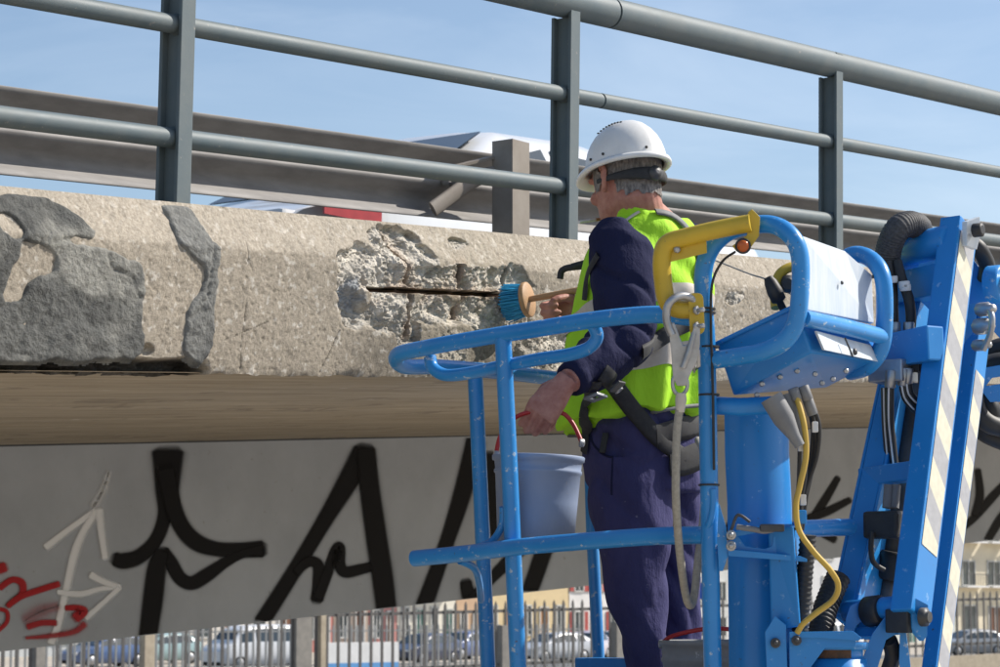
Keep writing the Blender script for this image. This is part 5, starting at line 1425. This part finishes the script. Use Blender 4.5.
hand(bm_, hw, Vector((-0.62, -0.10, -0.78)), Vector((-0.80, 0.25, 0.55)), Vector((-.1, -1, .15)),
     [(34, 98, 62), (38, 98, 62), (42, 98, 62), (46, 98, 62)],
     [(.012, .020, -.006), (.030, .036, -.018), (.055, .040, -.030), (.078, .030, -.040), (.092, .016, -.044), (.098, .008, -.045)], 0.98)
rw = R_wr + (P(559, 312, 6.23) - R_wr) * 0.10
hand(bm_, rw, Vector((-0.93, -0.05, -0.10)), Vector((-0.05, -0.25, 1.0)), Vector((-.1, 1, .2)),
     [(52, 80, 42), (60, 84, 44), (64, 86, 46), (68, 86, 46)],
     [(.012, .022, -.006), (.032, .038, -.016), (.056, .046, -.030), (.078, .046, -.046), (.094, .042, -.054), (.100, .040, -.056)], 0.90)
body_me = fuse(bm_, 0.0030, 1)
body = finish('body', body_me, M['skin'], worker)

# sweater: torso and sleeves
mb = MB()
sw = [(646, 221, .080, .075), (648, 234, .148, .088), (649, 250, .182, .108), (646, 300, .182, .122), (641, 350, .172, .124), (641, 392, .160, .120)]
loft(mb, [(P(x, y, 5.99), BL * a, BF * b) for x, y, a, b in sw])
def sleeve_(sh, el, wr, k=1.0):
    q = [sh + Z3 * .034 + (nb - sh) * .16, sh + Z3 * .022 + (nb - sh) * .08, sh + Z3 * .004, sh.lerp(el, .25), sh.lerp(el, .55), sh.lerp(el, .85), el, el.lerp(wr, .22), el.lerp(wr, .5), el.lerp(wr, .78), el.lerp(wr, .90), el.lerp(wr, .97)]
    r = [.022, .058, .078, .081, .079, .074, .071, .074, .068, .057, .050, .043]
    mb.tube(q, [x * k for x in r], 20)
sleeve_(L_sh, L_el, L_wr, 0.98); sleeve_(R_sh, R_el, R_wr, 0.90)
sh_axis = (L_el - L_sh).normalized()
def dsl(c):
    v = 0.0
    # wrinkles bunch at the elbow and shoulder
    for j, wgt in ((L_el, 0.020), (L_wr, 0.011), (L_sh, 0.008)):
        d = (c - j).length
        if d < .17:
            q = (c - j); s_ = q.dot((L_wr - L_el).normalized()) * 55 + q.z * 38 + mnoise.noise(c * 9) * 3.2
            v += wgt * math.exp(-(d / .09) ** 2) * math.sin(s_) * .6
    v += mnoise.noise(Vector((c.x * 11, c.y * 11, c.z * 6))) * .011 + mnoise.noise(c * 26) * .004
    v -= .010 * max(0, 1 - 4.5 * abs(mnoise.noise(Vector((c.x * 6 + 3, c.y * 6, c.z * 9 + c.x * 7)))))
    return v
sweater = finish('sweater', fuse(mb, 0.006, 3), M['navy'], worker, dsl)
sweater['label'] = 'long-sleeved navy sweater'
mb = MB(); p0 = L_el.lerp(L_wr, .86); p1 = L_el.lerp(L_wr, .98)
mb.tube([p0, p0.lerp(p1, .1), p0.lerp(p1, .9), p1], [.041, .045, .042, .037], 20); mb.build('cuff', M['navy'], sweater)
mb = MB(); p0 = R_el.lerp(R_wr, .82); p1 = R_el.lerp(R_wr, .98)
mb.tube([p0, p0.lerp(p1, .1), p0.lerp(p1, .9), p1], [.041, .045, .042, .037], 20); mb.build('cuff', M['navy'], sweater)

# trousers
mb = MB()
loft(mb, [(P(x, y, d), BL * a, BF * b) for x, y, a, b, d in ((644, 404, .150, .112, 5.99), (645, 430, .172, .124, 5.99), (646, 462, .178, .132, 6.0), (648, 492, .160, .125, 6.0))])
for pts in ([(628, 455, 5.93, .105), (627, 500, 5.92, .103), (630, 540, 5.91, .093), (636, 600, 5.90, .074), (643, 635, 5.9, .064), (650, 680, 5.91, .060), (657, 740, 5.94, .060), (661, 785, 5.95, .062)],
            [(664, 455, 6.08, .102), (669, 500, 6.08, .092), (671, 540, 6.07, .084), (675, 600, 6.06, .066), (680, 635, 6.06, .058), (684, 680, 6.07, .056), (687, 740, 6.08, .058), (689, 785, 6.08, .060)]):
    mb.tube([P(x, y, d) for x, y, d, r in pts], [r for *_, r in pts], 24)
def dtr(c):
    v = mnoise.noise(Vector((c.x * 7, c.y * 7, c.z * 3))) * .016 + mnoise.noise(Vector((c.x * 16, c.y * 16, c.z * 9))) * .007
    v -= .011 * max(0, 1 - 4.0 * abs(mnoise.noise(Vector((c.x * 5 + 1, c.y * 5, c.z * 6 + c.x * 5)))))
    v += .0035 * math.sin(c.z * 60 + mnoise.noise(c * 5) * 6) * max(0, mnoise.noise(c * 2.5 + Vector((4, 1, 2))) + .15)
    return v
trousers = finish('trousers', fuse(mb, 0.006, 3), M['trouser'], worker, dtr)
trousers['label'] = 'dusty dark blue work trousers'
for an in (La, Ra):
    mb = MB()
    loft(mb, [(an + Z3 * .10, BL * .055, BF * .062), (an + Z3 * .02, BL * .052, BF * .065), (an + BF * .03 - Z3 * .03, BL * .052, BF * .095), (an + BF * .055 - Z3 * .07, BL * .055, BF * .135), (an + BF * .055 - Z3 * .09, BL * .055, BF * .138)], 20)
    mb.build('boot', M['boot'], worker)

# vest
mb = MB()
vs_ = [(649, 219, .100, .088, 0), (649, 226, .132, .098, 0), (649, 234, .158, .108, 0), (649, 250, .186, .122, 0), (644, 300, .193, .152, 0), (638, 350, .190, .156, 0), (637, 385, .193, .154, -.008), (634, 412, .198, .162, -.020), (632, 424, .200, .164, -.026)]
loft(mb, [(P(x, y, 5.99), BL * a, BF * b + Z3 * tz) for x, y, a, b, tz in vs_], 40)
# shoulder panels of the vest reach over the sleeve heads
for sgn, sh in ((1, L_sh), (-1, R_sh)):
    dz = .0 if sgn > 0 else -.022
    mb.tube([nb - Z3 * .035, nb.lerp(sh, .40) + Z3 * (.014 + dz), nb.lerp(sh, .62) + Z3 * (.018 + dz)], [.064, .060, .052], 18)
def dve(c):
    k = min(1, max(0, (P(640, 260, 5.99).z - c.z) / .2))
    ang = math.atan2((c - P(643, 300, 5.99)).dot(BL), (c - P(643, 300, 5.99)).dot(BF))
    v = k * .007 * math.sin(ang * 9 + mnoise.noise(Vector((c.x * 4, c.y * 4, c.z * 3))) * 5)
    v += mnoise.noise(Vector((c.x * 8, c.y * 8, c.z * 4))) * .010 + mnoise.noise(c * 19) * .003
    v += .006 * (1 - k) * math.sin((c.x * .8 + c.z) * 48 + mnoise.noise(c * 6) * 4)
    return v
vest = finish('safety_vest', fuse(mb, 0.006, 2), M['hivis'], worker, dve)
vest['label'] = 'fluorescent yellow-green safety vest'
bvhs = [BVHTree.FromPolygons([v.co for v in o.data.vertices], [tuple(p.vertices) for p in o.data.polygons]) for o in (vest, trousers, sweater)]
def onbody(px, py, which=None):
    r = ray(px, py).normalized(); best = None
    for i, b in enumerate(bvhs):
        if which is not None and i not in which: continue
        h = b.ray_cast(CAM, r)
        if h[0] is not None and (best is None or h[3] < best[3]): best = h
    return best
def ribbon(nm, pts, w, m, parent, off=.004, th=.0025, which=None, n=6):
    "strap laid on the clothes along photo pixels; w in metres"
    q = crom([Vector((x, y, 0)) for x, y in pts], n)
    hit = [onbody(p.x, p.y, which) for p in q]
    hit = [h for h in hit if h is not None]
    if len(hit) < 2: print('no hit', nm); return None
    pos = [h[0] for h in hit]; nrm = [h[1] for h in hit]
    # smooth
    for _ in range(4):
        pos = [pos[0]] + [(pos[i - 1] + pos[i] * 2 + pos[i + 1]) / 4 for i in range(1, len(pos) - 1)] + [pos[-1]]
        nrm = [nrm[0]] + [((nrm[i - 1] + nrm[i] * 2 + nrm[i + 1]) / 4).normalized() for i in range(1, len(nrm) - 1)] + [nrm[-1]]
    V_ = []
    for i in range(len(pos)):
        d = (pos[min(i + 1, len(pos) - 1)] - pos[max(i - 1, 0)]).normalized(); nn_ = nrm[i]
        sd_ = d.cross(nn_).normalized()
        c = pos[i] + nn_ * (off + .001)
        V_.append([list(c - sd_ * w / 2 - nn_ * .002), list(c - sd_ * w / 4 + nn_ * th), list(c + nn_ * th), list(c + sd_ * w / 4 + nn_ * th), list(c + sd_ * w / 2 - nn_ * .002), list(c - nn_ * .003), list(c - sd_ * w / 2 - nn_ * .002)])
    return grid_obj(nm, np.array(V_), None, M[m], parent)
# reflective bands
def band(y0, y1, tilt):
    "a strip of the vest between two slanted planes, lifted 3 mm: the reflective tape"
    bm = bmesh.new(); bm.from_mesh(vest.data)
    pn = (Z3 + BF * tilt).normalized()
    for y, s_ in ((y0, 1), (y1, -1)):
        p = P(690, y, 5.98)
        bmesh.ops.bisect_plane(bm, geom=bm.verts[:] + bm.edges[:] + bm.faces[:], plane_co=p, plane_no=pn * s_, clear_outer=True)
    bm.normal_update()
    for v in bm.verts: v.co += v.normal * .003
    me = bpy.data.meshes.new('reflective_band'); bm.to_mesh(me); bm.free()
    me.materials.clear(); me.materials.append(M['reflect'])
    o = bpy.data.objects.new('reflective_band', me); return link(o, vest)
band(353, 376, .34)
band(296, 314, .26)
ribbon('piping', [(562, 434), (585, 434), (615, 424), (640, 414), (670, 408), (703, 405)], .010, 'strap_grey', vest, which=(0,))
ribbon('piping', [(640, 212), (626, 222), (612, 233), (602, 246), (596, 262)], .007, 'reflect', vest, which=(0,))
# harness
harness = ribbon('safety_harness', [(601, 372), (612, 382), (626, 402), (645, 425), (663, 444), (684, 458)], .044, 'strap', worker, off=.008)
harness['label'] = 'black safety harness with leg strap and buckles'
for pts, w, m_ in (([(690, 322), (672, 330), (655, 342), (640, 352)], .040, 'strap'), ([(655, 214), (668, 216), (681, 225), (692, 240)], .026, 'strap_grey'), ([(596, 380), (588, 400), (586, 418), (588, 436), (586, 452)], .034, 'strap'),
                   ([(697, 250), (698, 280), (696, 310)], .03, 'strap'), ([(600, 255), (590, 275), (587, 300)], .022, 'strap'), ([(655, 436), (675, 430), (700, 424)], .060, 'strap'), ([(668, 462), (682, 462), (696, 456)], .07, 'strap')):
    ribbon('harness_strap', pts, w, m_, harness, off=.008)
def plate_on(nm, px, py, w, h, m, parent, rot=0.0, th=.006, hole=None):
    hh_ = onbody(px, py)
    nn_ = hh_[1]; c = hh_[0] + nn_ * .016
    u = (Vector((1, 0, 0)) - nn_ * nn_.x).normalized(); v = nn_.cross(u)
    u2 = u * math.cos(rot) + v * math.sin(rot); v2 = -u * math.sin(rot) + v * math.cos(rot)
    mb = MB()
    if hole:
        for (dx, dy, sx, sy) in ((0, h / 2 - hole / 2, w, hole), (0, -h / 2 + hole / 2, w, hole), (w / 2 - hole / 2, 0, hole, h - 2 * hole), (-w / 2 + hole / 2, 0, hole, h - 2 * hole)):
            mb.box(c + u2 * dx + v2 * dy, sx, sy, th, u2, v2, nn_, .001)
    else: mb.box(c, w, h, th, u2, v2, nn_, .002)
    return mb.build(nm, M[m], parent)
plate_on('buckle', 594, 391, .040, .046, 'steel', harness, 0.6, hole=.010)
plate_on('adjuster', 613, 382, .034, .046, 'dark_steel', harness, 0.5)
mb = MB(); hh_ = onbody(614, 384); mb.lathe(hh_[0] + hh_[1] * .018, hh_[1], [(0, .011), (.004, .011), (.004, .007), (.002, .006)], 16); mb.build('adjuster_eye', M['steel'], harness)
# chest connector that sticks out beside the vest
mb = MB(); mb.tube(fillet([P(585, 266, 5.98), P(574, 267, 5.99), P(566, 268, 6.0), P(561, 271, 6.0), P(560, 279, 6.0)], .01), .0085, 10); mb.tube([P(586, 263, 5.98), P(572, 267, 5.985)], .009, 8); mb.build('chest_clip', M['strap'], harness)
# phone pocket and seam of the trousers
plate_on('pocket_phone', 606, 444, .016, .050, 'rubber', trousers, -0.2)
ribbon('pocket_edge', [(590, 432), (594, 445), (604, 455), (613, 457)], .006, 'navy', trousers, which=(1,), off=.001)
ribbon('seam', [(613, 457), (612, 475), (612, 495)], .005, 'navy', trousers, which=(1,), off=.0)

# head wear
hat = None
tu = (hz * 0.99 - hf * 0.04).normalized(); tf = (hf - tu * hf.dot(tu)).normalized(); tl = tu.cross(tf)
hc = P(626, 168, 5.96)
rows = []
NA = 72
def rim(a):
    c_, s_ = math.cos(a), math.sin(a)
    f = .120 * c_
    return f, .094 * s_
prof_h = [(0.0, 1.0), (.03, 1.0), (.10, .985), (.25, .955), (.42, .90), (.58, .815), (.72, .70), (.84, .555), (.93, .37), (.98, .19), (1.0, .03)]
Hh = .116
for u, k in prof_h:
    r_ = []
    for i in range(NA + 1):
        a = 2 * math.pi * i / NA
        f, l = rim(a)
        ridge = 1 + .018 * math.exp(-((abs(math.sin(a)) - .0) / .16) ** 2) * (1 if math.cos(a) < 2 else 0) * min(1, u * 4)
        r_.append(list(hc + tf * (f * k * ridge) + tl * (l * k) + tu * (Hh * u * (1 + .03 * math.exp(-(l * k / .03) ** 2)))))
    rows.append(r_)
# brim flares out and curls under
brim = []
for (e, dz) in ((-.010, -.016), (-.003, -.020), (0.004, -.018), (.004, -.012), (.001, -.006)):
    r_ = []
    for i in range(NA + 1):
        a = 2 * math.pi * i / NA; c_ = math.cos(a)
        f, l = rim(a); pk = .036 * max(0, c_) ** 3 + .0035 + .006 * max(0, -c_) ** 3
        s_ = math.hypot(f, l)
        w_ = (pk if e > -.005 else pk - .006)
        g = (s_ + w_ + e) / s_
        drop = -.008 * max(0, c_) ** 2
        r_.append(list(hc + tf * (f * g) + tl * (l * g) + tu * (dz + .010 + drop)))
    brim.append(r_)
inner = [[list(Vector(hc) + (Vector(p) - hc) * .965 - tu * .002) for p in row] for row in rows]
V_ = np.array(inner[::-1] + brim + rows)
hat = grid_obj('hard_hat', V_, None, M['hat'], worker)
hat['label'] = 'scuffed white hard hat'
# vents along the crown, rivet holes
for k in range(9):
    a = math.radians(-36 + k * 9)
    p = hc + tu * (Hh * .885) * math.cos(a * .55) + tl * .034 + tf * (-.055 + .012 * k)
    mb = MB(); mb.box(p + tl * .012 + tu * .001, .007, .004, .003, tf, tl, tu, .001); mb.build('vent', M['rubber'], hat)
for (f, l) in ((-.03, .090), (.02, .092), (-.115, .02)):
    p = hc + tf * f + tl * l + tu * .018; d = (p - hc); d = (d - tu * d.dot(tu)).normalized()
    mb = MB(); mb.lathe(p - d * .004, d, [(0, .0035), (.006, .0035), (.007, .001)], 8); mb.build('rivet', M['rubber'], hat)
# head band with its rear knob
bp = []
for i in range(21):
    a = math.radians(80 + 200 * i / 20)
    bp.append(hp_(-.008 - .012 * math.sin(math.radians(180 * i / 20)), -.004 + .108 * math.cos(a), .083 * math.sin(a)))
mb = MB(); mb.tube(bp, [.006 + .011 * math.sin(math.pi * i / 20) ** 2 for i in range(21)], 10, squash=.35, up=hz); hb_o = mb.build('head_band', M['strap'], hat)
mb = MB(); c = hp_(-.020, -.110); mb.lathe(c, -hf, [(0, .019), (.010, .019), (.012, .013), (.016, .012), (.017, .004)], 16); mb.build('band_knob', M['dark_steel'], hb_o)
# short grey hair
hv = []; bvh_b = None
pol = []; used = {}
Cc = hd
for p in body.data.polygons:
    c = p.center; q = c - hd
    z, f, l = q.dot(hz), q.dot(hf), q.dot(hl)
    if -0.075 < z < 0.09 and f < .045 and q.length < .16:
        lim = -.062 if f < -.055 else (-.045 if f < -.035 else (-.012 if f < .012 else -.028 + max(0, .03 - f)))
        if abs(l) > .079 and -.04 < z < .034 and -.032 < f < .012: continue
        if z > lim + mnoise.noise(c * 60) * .012: pol.append(tuple(p.vertices))
idx = sorted({i for p in pol for i in p}); rm_ = {v: k for k, v in enumerate(idx)}
nrm_ = body.data.vertex_normals
mb = MB(); mb.add([body.data.vertices[i].co + Vector(nrm_[i].vector) * (.0035 + .002 * mnoise.noise(body.data.vertices[i].co * 130)) for i in idx], [tuple(rm_[i] for i in p) for p in pol], True)
mb.build('hair', M['hair'], worker)
for s_ in (-1, 1):
    mb = MB(); c = hp_(.004, .083, s_ * .032); mb.lathe(c - hf * .010, hf, [(0, .004), (.004, .010), (.008, .0115), (.012, .009), (.015, .003)], 14); e = mb.build('eye', M['paper'], body)
    mb = MB(); mb.lathe(c + hf * .0035, hf, [(0, .0052), (.0018, .004), (.002, .001)], 12); mb.build('iris', M['boot'], body)
mb = MB(); a = hp_(-.073, .094, .014); b = P(579, 222, a.y)
a2 = a.lerp(b, .35); mb.tube([a2, b], .0040, 10)
cig = mb.build('cigarette', M['paper']); tag(cig, 'lit cigarette hanging from the worker\'s lips', 'cigarette')
mb = MB(); mb.tube([a, a2], .0041, 10); mb.build('filter', M['wood'], cig)

# ------------------------------------------------------------------ brush, buckets, lanyard
wc = plane_pt(504, 304, OB, NB)
bax = (NB * 0.93 + Z3 * 0.12 + DH * 0.24).normalized()
brush = thing('scrubbing_brush', wc, 'round wooden scrubbing brush with blue bristles pressed on the concrete', 'brush')
bc = wc + bax * .058
mb = MB(); mb.lathe(bc, bax, [(0, .010), (0, .044), (.003, .047), (.012, .047), (.0145, .044), (.0150, .01)], 30); mb.build('brush_head', M['wood'], brush)
mb = MB(); mb.tube([bc + bax * .012, bc + bax * .04, bc + bax * .13, bc + bax * .160, bc + bax * .167], [.008, .0085, .0092, .0095, .0075], 14); mb.build('handle', M['wood'], brush)
rng = random.Random(3)
mb = MB(); bx_ = bax.orthogonal().normalized(); by_ = bax.cross(bx_)
for k in range(520):
    r_ = .041 * math.sqrt(rng.random()); a = rng.random() * 6.283
    p = bc + bx_ * (r_ * math.cos(a)) + by_ * (r_ * math.sin(a))
    out = (bx_ * math.cos(a) + by_ * math.sin(a)) * (r_ / .041) * .007
    e = p - bax * (.048 + rng.random() * .008) + out + Vector((rng.uniform(-1, 1), rng.uniform(-1, 1), rng.uniform(-1, 1))) * .004
    mb.tube([p, p.lerp(e, .55) + out * .15, e], [.0014, .0013, .0010], 4, caps=False)
o = mb.build('bristles', M['bristle'], brush); o['kind'] = 'stuff'

def bucket(name, c_top, r0, r1, h, m, label, grip=None, ends=None, lean=Vector((0, 0, 1))):
    ax = lean.normalized(); c = c_top - ax * h
    root = thing(name, c, label, 'bucket', 'plastic buckets in the lift basket')
    mb = MB(); mb.lathe(c, ax, [(0.004, .01), (.004, r1 * .96), (0, r1), (h * .5, (r0 + r1) / 2), (h * .80, r1 + (r0 - r1) * .80), (h * .815, r1 + (r0 - r1) * .83 + .003), (h * .84, r1 + (r0 - r1) * .83 + .003), (h * .855, r1 + (r0 - r1) * .86), (h - .014, r0), (h - .012, r0 + .005), (h - .002, r0 + .006), (h, r0 + .004), (h - .002, r0 - .003), (h * .5, (r0 + r1) / 2 - .004), (.012, r1 - .004), (.010, .01)], 40)
    mb.build('pail', m, root)
    hp2 = crom(grip, 8)
    mb = MB(); mb.tube(hp2, .0052, 10); hd_ = mb.build('handle', M['red_plastic'], root)
    for e in ends:
        mb = MB(); d = (e - c_top); d = (d - ax * d.dot(ax)).normalized(); mb.lathe(e - d * .006, d, [(0, .010), (.010, .010), (.012, .005)], 12); mb.build('handle_lug', M['steel'], root)
    return root
bt = P(538.5, 456, 5.52)
gA, gB = P(496, 455, 5.50), P(582, 443, 5.54)
bucket('bucket', bt, .1010, .0865, .215, M['bucket'], 'blue-grey plastic bucket hanging by a red handle from the worker\'s hand', [gA, P(500, 437, 5.52), P(510, 422, 5.545), P(524, 413.5, 5.56), P(543, 411.5, 5.565), P(562, 413, 5.565), P(573, 424, 5.56), gB], [gA, gB], (Z3 + RGT * 0.035))
b2 = P(712, 640, 5.55)
bucket('bucket', b2, .118, .10, .26, M['bucket_grey'], 'grey paint-stained bucket standing behind the worker\'s legs', [b2 + Vector((-.118, 0, -.01)), b2 + Vector((-.09, -.07, .012)), b2 + Vector((0, -.105, .028)), b2 + Vector((.09, -.07, .012)), b2 + Vector((.118, 0, -.01))], [b2 + Vector((-.118, 0, -.01)), b2 + Vector((.118, 0, -.01))])

lan = thing('safety_lanyard', P(680, 600, 5.0), 'grey rope lanyard with a large steel hook clipped on the guard rail', 'lanyard')
DL = 4.93
mb = MB(); mb.tube(crom([P(672, 335, DL), P(667, 322, DL), P(667, 309, DL), P(672, 300, DL), P(682, 296, DL + .01), P(692, 299, DL + .02), P(697, 307, DL + .03)], 8), .0085, 12); mb.build('hook', M['steel'], lan)
mb = MB()
mb.prism([P(668, 325, DL), P(674, 322, DL), P(683, 345, DL), P(689, 344, DL), P(694, 326, DL), P(700, 324, DL), P(700, 345, DL), P(697, 362, DL), P(690, 375, DL), P(686, 386, DL), P(677, 386, DL), P(673, 378, DL), P(671, 350, DL)], (P(680, 350, 5) - CAM).normalized() * .014, .003); mb.build('hook_body', M['steel'], lan)
mb = MB(); mb.tube([P(694, 333, DL - .004), P(689, 352, DL - .006), P(683, 368, DL - .006)], [.006, .007, .006], 10); mb.build('lever', M['steel'], lan)
mb = MB(); mb.tube([P(680 + 7.5 * math.sin(a), 384 + 11 * math.cos(a), DL + .004) for a in np.linspace(0, 2 * math.pi, 21)[:-1]], .0042, 10, closed=True); mb.build('eye_ring', M['steel'], lan)
mb = MB(); mb.tube([P(698, 350, DL + .005), P(699, 366, DL + .005), P(695, 372, DL + .005), P(692, 362, DL + .005)], .004, 8); mb.build('latch', M['steel'], lan)
mb = MB(); mb.tube([P(681, 393, DL), P(681, 400, DL), P(680, 412, DL)], [.010, .012, .009], 10); mb.build('splice', M['reflect'], lan)
mb = MB(); mb.tube(crom([P(680, 406, DL), P(677, 430, DL), P(676, 465, DL), P(676, 500, DL + .01), P(679, 545, DL + .05), P(684, 585, DL + .12), P(688, 603, DL + .15), P(692, 604, DL + .17), P(695, 590, DL + .18), P(698, 560, DL + .19), P(703, 520, DL + .22), P(705, 480, DL + .26), P(703, 452, DL + .5), P(698, 440, DL + .8)], 10), .0085, 10); mb.build('rope', M['rope'], lan)
